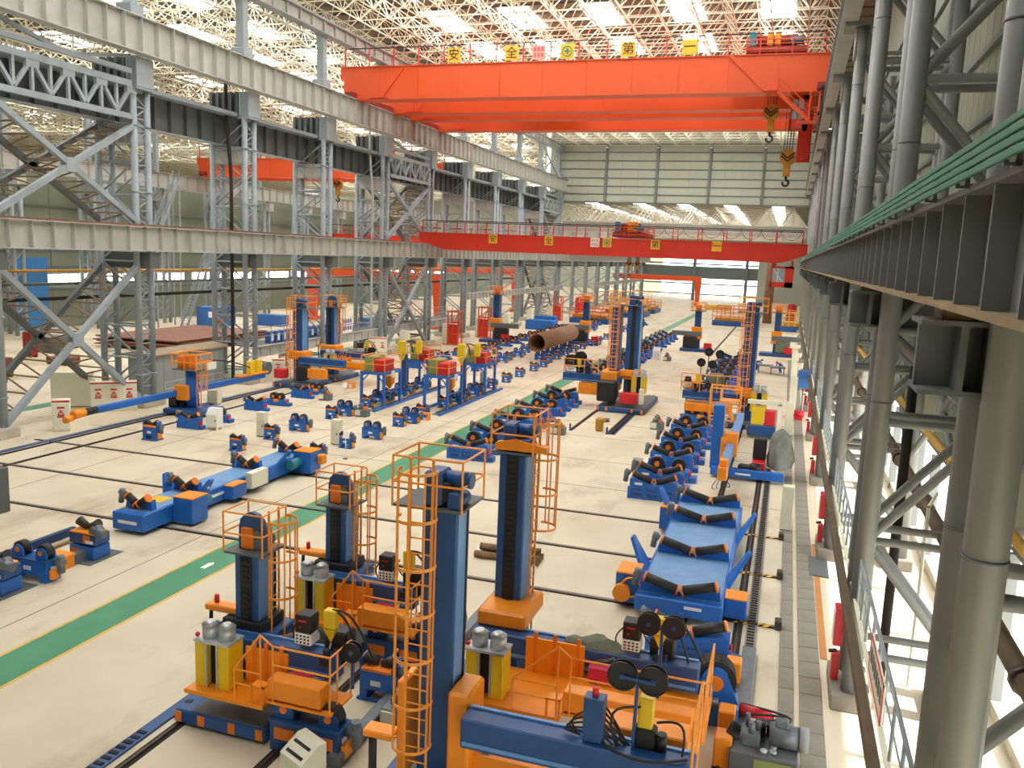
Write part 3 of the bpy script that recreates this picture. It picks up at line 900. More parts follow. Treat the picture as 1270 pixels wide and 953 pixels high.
a, loc, lb = crane('', 75.4, (0, 7.9), 25.55, 28.5, -42.6, 1.7, 'crane',
                   signs=[(-30.9, -.16, 3.75, 1.25, '安'), (-25.35, -.16, 3.75, 1.25, '全'), (-22.8, -.16, 3.75, 1.2, '#', 'pink'), (-20.2, -.16, 3.75, 1.25, '+'), (-14.8, -.16, 3.75, 1.25, '第'), (-9.6, -.16, 3.75, 1.25, '一', 'signyellow', 'black')],
                   trolley=(-5.0, -.2), hooks=[(-2.75, 4.4, -.9, 2.9, .95), (-1.15, 10.5, -4.0, 2.9, 1.0)])
mb = MB().bar((-6.2, -.12, 3.0), (-3.3, -.12, .2), .1, .3).bar((-2.4, -.12, .15), (.4, -.12, -2.3), .1, .3).box(-3.4, -2.3, -.5, 0, .05, .17).box(-.6, 1.0, -.6, .4, -2.5, -2.38)
a.add('access_stair', mb, 'crane')
mb = MB()
for x, z in ((-2.2, 0), (-1.3, -.8), (-.4, -1.6), (.4, -2.4), (1.0, -2.4)): mb.cyl((x, -.4, z), (x, -.4, z + 1.1), .04, 5)
mb.tube([(-2.2, -.4, 1.1), (.4, -.4, -1.3), (1.0, -.4, -1.3)], .04, 5).tube([(-2.2, -.4, .6), (.4, -.4, -1.8), (1.0, -.4, -1.8)], .03, 5).box(.3, .42, -.5, -.38, -2.4, 0).box(1.0, 1.12, -.5, -.38, -1.6, 0)
a.add('stair_rail', mb, 'crane')
c = a.add('cabin', MB().box(-1.1, .3, 1.5, 3.6, -2.6, -1.9).box(-1.1, .3, 1.5, 3.6, -.3, 0).box(-.1, .3, 1.5, 3.6, -2.6, 0).box(-1.1, -1.0, 1.5, 3.6, -2.6, 0).box(-1.1, .3, 3.5, 3.6, -2.6, 0), 'crane_red')
a.add('cabin_glass', MB().box(-1.0, -.1, 1.6, 1.64, -1.9, -.3), 'glass', c)
a.add('cabin_frame', MB().box(-.6, -.53, 1.52, 1.6, -1.9, -.3).box(-1.0, -.1, 1.52, 1.6, -1.2, -1.13), 'crane_dark', c)
a.add('hose_reel', MB().cyl((.2, 8.6, -3.8), (.2, 8.9, -3.8), .55, 14).cb(-.4, .8, 8.9, 9.3, -4.6, 0, .04), 'crane_red')
a.spawn('overhead_crane', 'orange overhead crane with yellow character signs on its rail, nearest upper crane', 'crane', loc)
a, loc, lb = crane('', 87.4, (0, 7.9), 25.55, 28.5, -42.6, 1.7, 'crane', trolley=(-30, -25))
a.spawn('overhead_crane', 'second orange overhead crane just behind the nearest upper one', 'crane', loc)
a, loc, lb = crane('', 93.0, (0, 4.2), 11.75, 13.62, -42.0, 1.5, 'crane_red', thick=1.0, taper=.9, rail_h=1.45,
                   signs=[(-32.7, -.1, 1.4, 1.0, '安'), (-26.05, -.1, 1.42, 1.0, '全'), (-20.75, -.1, 1.42, 1.0, '#', 'white'), (-19.4, -.1, 1.44, 1.0, '+'), (-14.1, -.1, 1.40, 1.0, '第'), (-7.6, -.1, 1.45, 1.05, '一')],
                   trolley=(-18.9, -15.2), hooks=[(-17.3, 2.6, -.75, 1.9, .5), (-16.4, 2.8, -.7, 1.9, .42)], cabin=(-1.9, .35, .8, 2.6, -2.55, -.35), endtruck=False)
mb = MB()
for i in range(8):
    x = -14.2 + i * 2.0
    mb.arc((x, -.05, 3.3), 1.0, .03, 'y', 180, 360, 8, 4)
a.add('festoon_loop', mb, 'black')
a.spawn('overhead_crane', 'red overhead crane with yellow character signs on its girder, lower level', 'crane', loc)
a, loc, lb = crane('', 104.0, (0, 5.0), 20.75, 23.2, -81.8, -45.2, 'crane', thick=1.5, signs=[(-57.5, -.16, 2.9, 1.1, '安'), (-66, -.16, 2.9, 1.1, '全')], hooks=[(-60.5, 2.5, -.6, 2.0, .9)])
a.spawn('overhead_crane', 'orange overhead crane in the neighbouring bay behind the left columns', 'crane', loc)
a, loc, lb = crane('', 140.0, (0, 5.0), 12.1, 13.9, -81.8, -45.2, 'crane_red', thick=1.3)
a.spawn('overhead_crane', 'distant red overhead crane in the neighbouring bay at lower level', 'crane', loc)

def gantry(label, x0, x1, y, h, m, legs=(0, 1)):
    a = Asm()
    a.add('beam', MB().cb(x0, x1, -.6, .6, h - 1.3, h, .04), m)
    for s in legs:
        x = x0 + .8 if s == 0 else x1 - .8
        a.add('leg', MB().prism([(x - .9, h - 1.3), (x + .9, h - 1.3), (x + .45, .3), (x - .45, .3)], 'y', -.5, .5), m)
        a.add('foot', MB().cb(x - .5, x + .5, -2, 2, 0, .6, .05), m)
    a.spawn('gantry_crane', label, 'gantry', (0, y, 0))
gantry('pale red gantry standing at the bright far end', -46, -22.2, 231, 7.6, 'crane', (1,))
gantry('orange gantry frame behind the left columns', -72, -49, 118, 8.2, 'crane')
gantry('far orange gantry frame in the neighbouring bay', -78, -52, 165, 8.6, 'crane')
# ================================================================== machine builders
def cable(mb, a, b, sag, r=.025, n=8, side=(0, 0)):
    P = []
    for i in range(n + 1):
        t = i / n
        P.append((a[0] + (b[0] - a[0]) * t + side[0] * sin(pi * t), a[1] + (b[1] - a[1]) * t + side[1] * sin(pi * t), a[2] + (b[2] - a[2]) * t - sag * sin(pi * t)))
    return mb.tube(P, r, 5)

def ladder(a, x, y, z0, z1, w=.42, face='y-', cage_from=None, top=1.1, material='safety'):
    """ladder standing off the column; face is the side the climber stands on"""
    L = MB()
    fx = face[0] == 'x'; s = 1 if face[1] == '+' else -1
    def P(u, d, z): return (x + s * d, y + u, z) if fx else (x + u, y + s * d, z)
    for u in (-w / 2, w / 2): L.bar(P(u, 0, z0), P(u, 0, z1 + top), .045)
    z = z0 + .25
    while z < z1 + .2:
        L.cyl(P(-w / 2, 0, z), P(w / 2, 0, z), .018, 5); z += .32
    li = a.add('ladder', L, material)
    if cage_from is not None:
        C = MB(); R = .40; hoops = []
        z = cage_from
        while z < z1 + top + .01: hoops.append(z); z += .95
        for z in hoops:
            pr = None
            for i in range(13):
                t = radians(-15 + 210 * i / 12)
                p = P(R * cos(t), R * .75 + R * sin(t) - .1, z)
                if pr: C.bar(pr, p, .02, .06)
                pr = p
        for deg in (0, 45, 90, 135, 180):
            t = radians(deg)
            C.bar(P(R * cos(t), R * .75 + R * sin(t) - .1, hoops[0]), P(R * cos(t), R * .75 + R * sin(t) - .1, hoops[-1]), .035, .02)
        a.add('safety_cage', C, material, li)
    return li

def flux_tank(a, x, y, z, s=1.0, parent=None):
    t = a.add('flux_tank', MB().cb(x, x + .31 * s, y, y + .6 * s, z, z + 1.12 * s, .02).cb(x + .65 * s, x + .96 * s, y, y + .6 * s, z, z + 1.12 * s, .02), 'yellow', parent)
    a.add('tank_frame', MB().box(x + .31 * s, x + .35 * s, y - .01, y + .03, z, z + 1.12 * s).box(x + .61 * s, x + .65 * s, y - .01, y + .05, z, z + 1.12 * s).box(x - .02, x + .98 * s, y - .02, y + .62 * s, z + 1.12 * s, z + 1.18 * s), 'alu', t if parent is None else None)
    a.add('tank_back', MB().box(x + .31 * s, x + .65 * s, y + .2, y + .26, z, z + 1.1 * s), 'black', t if parent is None else None)
    for dx in (.25, .72):
        c = (x + dx * s, y + .3 * s)
        a.add('hopper', MB().cyl((c[0], c[1], z + 1.18 * s), (c[0], c[1], z + 1.5 * s), .2 * s, 14).cyl((c[0], c[1], z + 1.5 * s), (c[0], c[1], z + 1.58 * s), .215 * s, 14, .1 * s), 'alu', t if parent is None else None)
    a.add('valve', MB().sph((x + .02, y + .1, z + 1.26 * s), .06), 'red', t if parent is None else None)

def weld_head(a, x, y, z, reel=True, parent=None):
    """control box on a white vent box, yellow flux funnel, reel on a stand, cables"""
    b = a.add('control_box', MB().cb(x, x + .42, y, y + .4, z + .28, z + .72, .02), 'black', parent)
    a.add('display', MB().box(x + .1, x + .3, y - .012, y, z + .56, z + .60).box(x + .12, x + .16, y - .012, y, z + .4, z + .44), 'red', b if parent is None else None)
    v = a.add('vent_box', MB().cb(x + .0, x + .44, y - .02, y + .4, z, z + .27, .015), 'white', parent)
    mb = MB()
    for i in range(4):
        for j in range(3): mb.box(x + .05 + i * .1, x + .1 + i * .1, y - .03, y - .02, z + .04 + j * .08, z + .08 + j * .08)
    a.add('vent_holes', mb, 'rubber', v if parent is None else None)
    fx = x + .75
    a.add('funnel', MB().cb(fx, fx + .3, y, y + .22, z + .5, z + .95, .02).add([(fx, y, z + .5), (fx + .3, y, z + .5), (fx + .3, y + .22, z + .5), (fx, y + .22, z + .5), (fx + .15, y + .11, z + .12)], [(0, 1, 4), (1, 2, 4), (2, 3, 4), (3, 0, 4)]), 'yellow', parent)
    mb = MB().cyl((fx + .15, y + .11, z + .12), (fx + .12, y, z - .3), .025, 6)
    a.add('nozzle', mb, 'alu', parent)
    for cc in (((fx + .2, y + .1, z + .95), (fx + 1.2, y + .2, z - .1), -.35, .03), ((fx + .25, y + .15, z + .9), (fx + .9, y + .2, z - .3), -.3, .03), ((x, y + .2, z + .5), (x - .05, y + .3, z - .2), 0, .02, 6, (-.18, 0)), ((x + .4, y + .2, z + .6), (fx, y + .2, z + .1), .1, .02)):
        a.add('hose', cable(MB(), *cc), 'rubber', parent)
    a.add('wire_feeder', MB().cb(fx - .1, fx + .5, y + .2, y + .7, z - .45, z + .35, .05).cyl((fx + .1, y, z - .35), (fx + .1, y, z), .09, 8).cyl((fx + .3, y + .05, z - .4), (fx + .3, y + .05, z + .05), .06, 8).cb(fx - .05, fx + .2, y - .1, y + .1, z - .4, z - .2, .02), 'black', parent)
    if reel:
        wire_reel(a, fx + .95, y - .3, z + .25, .22, parent)

def wire_reel(a, x, y, z, r=.3, parent=None, stand=.9):
    i = a.add('wire_reel', MB().cyl((x, y - .09, z), (x, y - .05, z), r, 20).cyl((x, y + .05, z), (x, y + .09, z), r, 20).cyl((x, y - .05, z), (x, y + .05, z), r * .55, 16).arc((x, y - .09, z), r, .025, 'y', 0, 360, 20, 4), 'black', parent)
    a.add('reel_stand', MB().bar((x, y, z), (x, y, z - stand), .06).cyl((x, y - .13, z), (x, y - .09, z), .05, 8), 'navy', parent)

def manipulator(H, hb, cx=.36, cy=.4, boom=(-.9, 2.7), boom_y=-.75, boom_h=.6, boom_d=.5, lad='x+', head='arch', plat=None, plat_y=1.5, tank=True,
                carriage=(-1.15, 1.35, -1.5, 2.0), saddle='black', body='navy', op=True, cap=(-.6, 1.0, -.65, .75), dark_strip=True, simple=False, counter=True, reel=True):
    a = Asm()
    x0, x1, y0, y1 = carriage
    c = a.add('carriage', MB().cb(x0, x1, y0, y1, .05, .4, .04), body)
    a.add('deck_plate', MB().box(x0 + .45, x1 - .1, y0 + .05, y1 - .05, .4, .42), 'girder_dk', c)
    wm = MB().cyl((-.08, 0, 0), (.08, 0, 0), .2, 14).mesh('wheel', 'rail')
    for x in (x0 + .1, x1 - .1):
        for y in (y0 + .4, y1 - .4): a.add('wheel', wm, 'rail', c, loc=(x, y, .22))
    bm_ = MB().box(-.09, .09, -.02, 0, .1, .36).mesh('bumper', 'hub')
    for x in (x0 + .1, x0 + .75, x1 - .9, x1 - .15): a.add('bumper', bm_, 'hub', c, loc=(x, y0, 0))
    col = a.add('column', MB().cb(-cx, cx, -cy, cy, .4, H, .03), body)
    if dark_strip:
        a.add('rack_channel', MB().box(-.15, .17, -cy - .03, -cy, .9, H - .05), 'black', col)
        mb = MB(); z = 1.0
        while z < H - .1: mb.box(-.08, .1, -cy - .06, -cy - .03, z, z + .07); z += .14
        a.add('rack', mb, 'rubber', col)
    a.add('lit_guide_strip', MB().box(cx, cx + .02, -cy + .04, cy - .06, .9, H - .05), 'lightblue', col)  # guide strip over the side face, sheen of the lit side painted in
    a.add('edge_strip', MB().box(cx, cx + .05, cy - .06, cy, .9, H - .05), 'black', col)
    px0, px1, py0, py1 = cap
    t = a.add('top_platform', MB().box(px0, px1, py0, py1, H, H + .05), 'girder_dk')
    a.add('guard_rail', rails_mb(MB(), [(px0, py0, H), (px1, py0, H), (px1, py1, H), (px0, py1, H)], 1.05, .024, (.5,), True), 'safety', t)
    if head == 'arch':
        arch = [(-cx - .04, H + .05), (-cx - .04, H + .6)] + [(-(cx + .04) * cos(radians(q)), H + .6 + .42 * sin(radians(q))) for q in (30, 60, 90, 120, 150)] + [(cx + .04, H + .6), (cx + .04, H + .05), (cx - .08, H + .05), (cx - .08, H + .62), (-cx + .08, H + .62), (-cx + .08, H + .05)]
        a.add('arch_housing', MB().prism(arch, 'y', -.12, .0), body, t)
        a.add('drive_cover', MB().cb(-.3, .04, -.16, .25, H + .06, H + .62, .03), 'hub', t)
        a.add('drive_motor', MB().cyl((.14, -.1, H + .2), (.14, .5, H + .2), .14, 10), 'motor', t)
        a.add('drive_motor', MB().cyl((.14, -.1, H + .47), (.14, .4, H + .47), .11, 10), 'motor', t)
    else:
        a.add('gear_case', MB().cb(-cx + .02, .02, -.28, .3, H + .05, H + .78, .05), 'navy', t)
        a.add('drive_motor', MB().cyl((.02, .05, H + .6), (.5, .05, H + .6), .16, 12).cyl((.5, .05, H + .6), (.56, .05, H + .6), .17, 12), 'navy', t)
        a.add('lower_motor', MB().cyl((.3, -.12, H + .2), (.3, .3, H + .2), .15, 12).cb(.16, .44, -.3, -.12, H + .05, H + .4, .03), 'navy', t)
        a.add('chain_wheel', MB().cyl((.06, -.22, H + .36), (.06, .2, H + .36), .2, 14), 'black', t)
    if lad == 'x+': ladder(a, cx + .14, .12, .7, H, face='x+', cage_from=H - 2.0)
    elif lad == 'y-': ladder(a, -.28, -cy - .28, .5, H, w=.48, face='y-', cage_from=1.6)
    # boom and saddle
    bz = hb
    if saddle == 'black':
        s = a.add('saddle', MB().cb(-cx - .28, cx + .2, -cy - .14, cy + .15, bz + boom_h, bz + boom_h + .26, .03), 'black')
        a.add('saddle_plate', MB().cb(-cx - .55, cx + .45, -cy - .2, cy + .3, bz + boom_h - .35, bz + boom_h - .01, .03), body, s)
    elif saddle:
        s = a.add('saddle', MB().cb(-cx - .35, cx + .35, -cy - .3, cy + .2, bz + boom_h - .25, bz + boom_h + .45, .1), 'orange')
        a.add('saddle_side', MB().cb(cx + .02, cx + .3, -cy - .25, cy + .2, bz - .7, bz + boom_h + .4, .08), 'orange', s)
    b = a.add('boom', MB().cb(boom[0], boom[1], boom_y - boom_d / 2, boom_y + boom_d / 2, bz, bz + boom_h, .03), body)
    a.add('boom_rail', MB().box(boom[0] + .05, boom[1] - .05, boom_y + boom_d / 2 - .1, boom_y + boom_d / 2 - .02, bz + boom_h, bz + boom_h + .04).box(boom[0] + .05, boom[1] - .05, boom_y - boom_d / 2 - .02, boom_y - boom_d / 2, bz + .08, bz + .16), 'lightblue', b)
    if counter:
        k = a.add('counter_arm', MB().cb(-cx - .95, -cx - .0, -.3, .05, bz + boom_h + .26, bz + boom_h + .42, .03), 'orange')
        a.add('beacon', MB().cyl((-cx - .72, -.1, bz + boom_h + .42), (-cx - .72, -.1, bz + boom_h + .62), .06, 10), 'red', k)
        mb = MB(); cable(mb, (-cx - .88, -.1, bz + boom_h + .3), (-cx - .7, -.1, .8), 0, .05, 6, (-.1, 0))
        a.add('cable_loop', mb, 'rubber', k)
    # service platform
    if plat:
        q0, q1, pz = plat
        yb = boom_y - boom_d / 2; yf = yb - plat_y
        p = a.add('platform', MB().box(q0, q1, yf, yb, pz, pz + .06).box(q0, q1, yf - .02, yf + .02, pz - .03, pz + .07), 'orange')
        a.add('back_panel', MB().box(q0 + 1.1, q1 + .1, yb - .06, yb, pz, pz + .95), 'orange', p)
        mb = MB()
        for x in (q0 + 1.3, (q0 + q1) / 2 + .55, q1 - .1): mb.box(x, x + .09, yb - .08, yb - .02, pz, pz + 1.12)
        a.add('hanger', mb, 'hub', p)
        if tank: flux_tank(a, q0 + .1, yf + .25, pz + .06, .98)
        R = MB()
        sx = q0 + 1.35
        rails_mb(R, [(sx, yf + .05, pz + .05), (q1 - .1, yf + .05, pz + .05)], .75, .022, (.55,))
        R.tube([(sx, yf + .05, pz + .8), (q1 - .1, yf + .05, pz + 1.75), (q1 + .18, yf + .12, pz + 1.5)], .024, 5)
        R.cyl((q1 - .1, yf + .05, pz), (q1 - .1, yf + .05, pz + 1.75), .024, 5)
        a.add('stair_rail', R, 'safety', p)
        a.add('step_frame', MB().box(q1 - .35, q1 - .3, yf + .02, yf + .06, pz, pz + .5).box(q1 - .05, q1, yf + .02, yf + .06, pz, pz + .5).box(q1 - .35, q1, yf + .02, yf + .3, pz + .46, pz + .5), 'orange', p)
        if op:
            ox1 = boom[1] - .05
            o = a.add('operator_platform', MB().cb(q1 + .02, ox1 + .1, yf + .12, yf + .55, pz + .2, pz + .68, .02).box(q1, ox1 + .4, yf + .1, yb + .2, pz + .1, pz + .16), 'orange')
            R = MB()
            rails_mb(R, [(q1 + .18, yf + .12, pz + .1), (ox1 + .35, yf + .12, pz + .1), (ox1 + .35, (yf + yb) / 2, pz + .1), (ox1 + .35, yb + .2, pz + .1)], 1.4, .024, (.68,))
            a.add('operator_rail', R, 'safety', o)
            weld_head(a, (q1 + boom[1]) / 2 - .45, boom_y - .15, bz + boom_h + .12, reel)
            a.add('seat_cover', MB().cb(q1 + .25, q1 + .8, yb - .3, yb - .02, pz + .16, pz + .62, .05), 'magenta', o)
    return a

# -------------------------------------------------- small turning and conveyor rolls
def roll_conveyor(tall=True, motor=1):
    """narrow blue stand with two tilted rollers in a V"""
    a = Asm()
    h = .78 if tall else .6
    body = MB().prism([(-.45, 0), (-.45, h), (.45, h), (.45, 0), (.24, 0), (.24, .3), (-.24, .3), (-.24, 0)], 'y', -.28, .28)
    b = a.add('stand', body, 'blue')
    a.add('foot', MB().box(-.5, .5, -.34, -.26, 0, .07).box(-.5, .5, .26, .34, 0, .07), 'blue', b)
    a.add('tray', MB().cb(-.42, .42, -.3, .3, h, h + .09, .02), 'hub')
    a.add('bracket', MB().box(-.5, -.44, -.2, .2, h - .1, h + .32).box(.44, .5, -.2, .2, h - .1, h + .32), 'blue')
    for s in (-1, 1):
        r = a.add('roller', MB().cyl((s * .06, 0, h + .13), (s * .42, 0, h + .3), .10, 12, .15), 'roller')
        a.add('end_flange', MB().cyl((s * .42, 0, h + .3), (s * .45, 0, h + .315), .11, 12), 'hub', r)
    if motor:
        a.add('gear_motor', MB().cyl((.5, 0, h - .02), (.72, 0, h + .04), .14, 10).cyl((.64, 0, h + .2), (.64, 0, h - .35), .11, 10), 'motor')
        a.add('cable_box', MB().cb(.5, .62, -.2, .1, .12, .45, .02), 'orange')
    a.add('name_plate', MB().box(-.14, .14, -.295, -.28, .42, .55), 'white', b)
    return a

def roll_turning(w=1.3, body='blue', panels=False):
    """wider blue stand with two big wheels with orange hubs"""
    a = Asm(); h = .72; v = w / 2
    b = a.add('stand', MB().prism([(-v, 0), (-v, h), (v, h), (v, 0), (v - .28, 0), (v - .34, .22), (-v + .34, .22), (-v + .28, 0)], 'y', -.3, .3), body)
    a.add('top_plate', MB().box(-v - .03, v + .03, -.34, .34, h, h + .04), 'navy', b)
    for x in (-v + .3, v - .3):
        hs = a.add('wheel_housing', MB().prism([(x - .24, h + .04), (x - .24, h + .24)] + [(x - .24 * cos(radians(q)), h + .24 + .2 * sin(radians(q))) for q in (45, 90, 135)] + [(x + .24, h + .24), (x + .24, h + .04)], 'y', -.2, -.14), body)
        a.add('wheel_housing', MB().prism([(x - .24, h + .04), (x - .24, h + .24)] + [(x - .24 * cos(radians(q)), h + .24 + .2 * sin(radians(q))) for q in (45, 90, 135)] + [(x + .24, h + .24), (x + .24, h + .04)], 'y', .14, .2), body)
        w_ = a.add('wheel', MB().cyl((x, -.14, h + .28), (x, .14, h + .28), .25, 18), 'rubber')
        a.add('wheel_hub', MB().cyl((x, -.23, h + .26), (x, -.2, h + .26), .09, 12), 'hub', w_)
    if panels:
        pm = MB().box(-.26, .26, -.315, -.3, .3, .58).mesh('orange_panel', 'hub')
        for x in (-v + .38, v - .38): a.add('orange_panel', pm, 'hub', b, loc=(x, 0, 0))
    else: a.add('name_plate', MB().box(-.16, .16, -.315, -.3, .38, .52), 'white', b)
    a.add('side_plate', MB().box(v, v + .012, -.1, .12, .4, .52), 'white', b)
    a.add('gear_motor', MB().cyl((v + .02, .1, .62), (v + .35, .1, .66), .13, 10).cyl((v + .25, .1, .9), (v + .25, .1, .3), .12, 10), 'motor')
    a.add('cable_box', MB().cb(v + .02, v + .16, -.2, .12, .1, .42, .02), 'orange')
    return a

def roll_large_v(w=2.3, slots=True, label=True):
    """heavy blue pipe roll with a V of two long rubber rollers"""
    a = Asm(); v = w / 2
    b = a.add('frame', MB().prism([(-v, 0), (-v, .95), (-v + .25, 1.0), (0, .72), (v - .2, .95), (v, .9), (v, 0)], 'y', -.3, .3), 'blue')
    if slots:
        mb = MB()
        for i in range(3): mb.box(-v + .15 + i * .72, -v + .65 + i * .72, -.315, -.3, .15, .3).box(-v + .15 + i * .72, -v + .65 + i * .72, -.315, -.3, .42, .5)
        a.add('slot', mb, 'navy', b)
    mb = MB()
    for x in (-v, -v / 3, v / 3, v): mb.box(x - .07, x + .07, -.36, -.3, 0, .6)
    a.add('rib', mb, 'blue', b)
    for s in (-1, 1):
        p0 = (s * .1, -.05, .86); p1 = (s * (v - .12), -.05, 1.2)
        r = a.add('roller', MB().cyl(p0, p1, .15, 14), 'rubber')
        d = Vector(p1) - Vector(p0); d.normalize()
        for p in (p0, p1): a.add('end_flange', MB().cyl(Vector(p) - d * .03, Vector(p) + d * .03, .17, 14), 'hub', r)
    a.add('gear_motor', MB().cyl((-v - .02, 0, 1.15), (-v - .3, 0, 1.3), .13, 10).cyl((-v - .2, -.05, 1.3), (-v - .25, -.05, .75), .12, 10), 'motor')
    a.add('end_disc', MB().cyl((v, 0, .45), (v + .08, 0, .45), .2, 14), 'red')
    a.add('side_box', MB().cb(v, v + .35, -.25, .25, 0, .3, .03), 'blue')
    if label: a.add('name_plate', MB().box(-v + .25, -v + .62, -.33, -.315, .7, .82), 'white', b)
    return a

def roll_large_wheel(w=2.3):
    """heavy blue pipe roll with two big wheels in humped housings"""
    a = Asm(); v = w / 2
    b = a.add('frame', MB().cb(-v, v, -.4, .4, 0, .62, .04), 'blue')
    hump = [(-v, .62)] + [(-v + .55 - .5 * cos(radians(q)), .75 + .42 * sin(radians(q))) for q in range(0, 181, 30)] + [(-v + 1.05, .62)]
    a.add('gear_cover', MB().prism(hump, 'y', .05, .3), 'blue')
    for x in (-v + .62, v - .55):
        w_ = a.add('wheel', MB().cyl((x, -.32, .86), (x, .05, .86), .36, 20), 'rubber')
        a.add('wheel_hub', MB().cyl((x, -.38, .86), (x, -.32, .86), .14, 14), 'hub', w_)
    a.add('step_box', MB().cb(-.2, .3, -.5, -.38, .4, .66, .02), 'orange')
    a.add('end_disc', MB().cyl((v, 0, .4), (v + .09, 0, .4), .22, 14), 'red')
    a.add('side_box', MB().cb(v, v + .4, -.3, .3, 0, .32, .03), 'blue')
    a.add('gear_motor', MB().cyl((-v, -.2, .5), (-v - .25, -.2, .5), .12, 10), 'motor')
    return a

def cabinet(w, d, h, m='cream', door=True, slant=False):
    a = Asm()
    if slant:
        a.add('body', MB().prism([(-d / 2, .18), (-d / 2, h * .72), (-d * .1, h), (d / 2, h), (d / 2, .18)], 'x', -w / 2, w / 2), m)
        mb = MB()
        for x in (-w / 2 + .04, w / 2 - .04):
            for y in (-d / 2 + .04, d / 2 - .04): mb.box(x - .04, x + .04, y - .04, y + .04, 0, .18)
        a.add('leg', mb, m)
    else:
        a.add('body', MB().cb(-w / 2, w / 2, -d / 2, d / 2, .06, h, .02), m)
        a.add('plinth', MB().box(-w / 2 + .03, w / 2 - .03, -d / 2 + .03, d / 2 - .03, 0, .06), 'girder_dk')
    if door:
        a.add('door', MB().cb(-w / 2 + .05, w / 2 - .05, -d / 2 - .02, -d / 2, .2, h * .7, .008), m)
        a.add('handle', MB().box(w / 2 - .14, w / 2 - .1, -d / 2 - .05, -d / 2 - .02, h * .4, h * .5), 'black')
    return a

def danger_cabinet(n, w, h):
    """pale switch cabinet with a red stripe on top and one red warning triangle for each door"""
    a = Asm(); W = n * w
    a.add('body', MB().cb(-W / 2, W / 2, -.3, .3, 0, h, .02), 'cream')
    a.add('red_stripe', MB().box(-W / 2, W / 2, -.31, -.3, h - .14, h - .04), 'red')
    for i in range(n):
        x = -W / 2 + w * (i + .5)
        d = a.add('door', MB().cb(x - w / 2 + .03, x + w / 2 - .03, -.33, -.3, .1, h - .2, .008), 'cream')
        z = h * .52
        tri = MB()
        for p, q in (((x - .17, z), (x + .17, z)), ((x + .17, z), (x, z + .3)), ((x, z + .3), (x - .17, z))):
            tri.bar((p[0], -.34, p[1]), (q[0], -.34, q[1]), .02, .06)
        tri.box(x - .02, x + .02, -.345, -.33, z + .06, z + .2)
        tri.box(x - .2, x + .2, -.345, -.33, z - .14, z - .06).box(x - .2, x + .2, -.345, -.33, z + .4, z + .5)
        a.add('warning_mark', tri, 'red', d)
    return a

def hydraulic_unit():
    a = Asm()
    t = a.add('tank', MB().cb(-.45, .45, -.3, .3, 0, .5, .03), 'motor')
    a.add('motor', MB().cyl((0, -.05, .5), (0, -.05, .95), .14, 10).cyl((-.25, 0, .6), (.05, 0, .6), .13, 10), 'motor')
    a.add('control_panel', MB().cb(-.43, -.02, -.36, -.3, .1, .46, .015), 'cream', t)
    a.add('hose', cable(MB(), (.3, 0, .5), (-.35, .1, .5), -.5, .03), 'rubber')
    a.add('hose', cable(MB(), (.2, -.1, .5), (-.2, .15, .5), -.35, .03), 'rubber')
    a.add('valve_block', MB().cb(.1, .35, -.15, .15, .5, .68, .02), 'hub')
    return a

def sign_post(h=1.2):
    a = Asm()
    a.add('post', MB().cyl((0, 0, 0), (0, 0, h), .02, 6), 'white')
    a.add('base', MB().cyl((0, 0, 0), (0, 0, .03), .14, 10), 'rubber')
    a.add('board', MB().cb(-.2, .2, -.02, .02, h - .05, h + .35, .01).rot(radians(-25), 'x', (0, 0, h)), 'white')
    return a
# ================================================================== near manipulators
m34 = manipulator(4.0, 1.5, cx=.33, cy=.36, boom=(-.85, 2.75), boom_y=-.62, boom_h=.6, boom_d=.42, lad='x+', head='arch', plat=(-.75, 1.4, 1.0), plat_y=.9,
                  carriage=(-1.15, 1.35, -1.6, 2.0), saddle='black', cap=(-.6, .5, -.42, .6))
m34.spawn('welding_manipulator', 'short navy column manipulator with orange platform, nearest left one', 'manipulator', (-12.0, 17.2, 0), group='short column manipulators')
m34b = manipulator(4.0, 1.5, cx=.33, cy=.36, boom=(-.85, 2.75), boom_y=-.62, boom_h=.6, boom_d=.42, lad='x+', head='arch', plat=(-.75, 1.4, 1.0), plat_y=.9,
                   carriage=(-1.15, 1.35, -1.6, 2.0), saddle='black', cap=(-.6, .5, -.42, .6))
m34b.spawn('welding_manipulator', 'short navy column manipulator standing behind the nearest left one', 'manipulator', (-12.0, 21.5, 0), group='short column manipulators')
m1 = manipulator(6.4, 1.95, cx=.38, cy=.27, boom=(.88, 5.35), boom_y=-.8, boom_h=.62, boom_d=.55, lad='y-', head='motor', plat=None, carriage=(-1.2, 1.4, -1.4, 2.2), saddle=None,
                 cap=(-1.0, .5, -.36, .9), dark_strip=False, counter=False)
m1.add('counter_arm', MB().cb(-1.4, -.72, -.75, -.35, 1.5, 1.66, .03), 'orange')
m1.add('hose_post', MB().cyl((-1.25, -.55, .4), (-1.25, -.55, 1.5), .09, 10), 'rubber')
m1.add('saddle', MB().cb(.42, .9, -.62, .3, .7, 2.8, .06), 'orange')
m1.add('saddle_side', MB().cb(-.74, -.56, -.5, .2, .6, 2.75, .03), 'orange')
m1.add('control_cabinet', MB().cb(3.26, 3.65, -.95, -.65, 2.57, 3.45, .02), 'navy')
m1.add('beacon', MB().cyl((3.45, -.8, 3.45), (3.45, -.8, 3.62), .06, 10), 'red')
HS = []
for i in range(7): HS.append(((3.65, -.7 - .03 * i, 3.2 - .1 * i), (3.9 + .1 * i, -.75, 2.6), .1 + .06 * i, .022, 8, (.15 + .04 * i, 0)))
for i in range(4): HS.append(((3.3, -.75, 3.1 - .12 * i), (3.2, -.8, 2.6), 0, .02, 8, (-.22 - .05 * i, 0)))
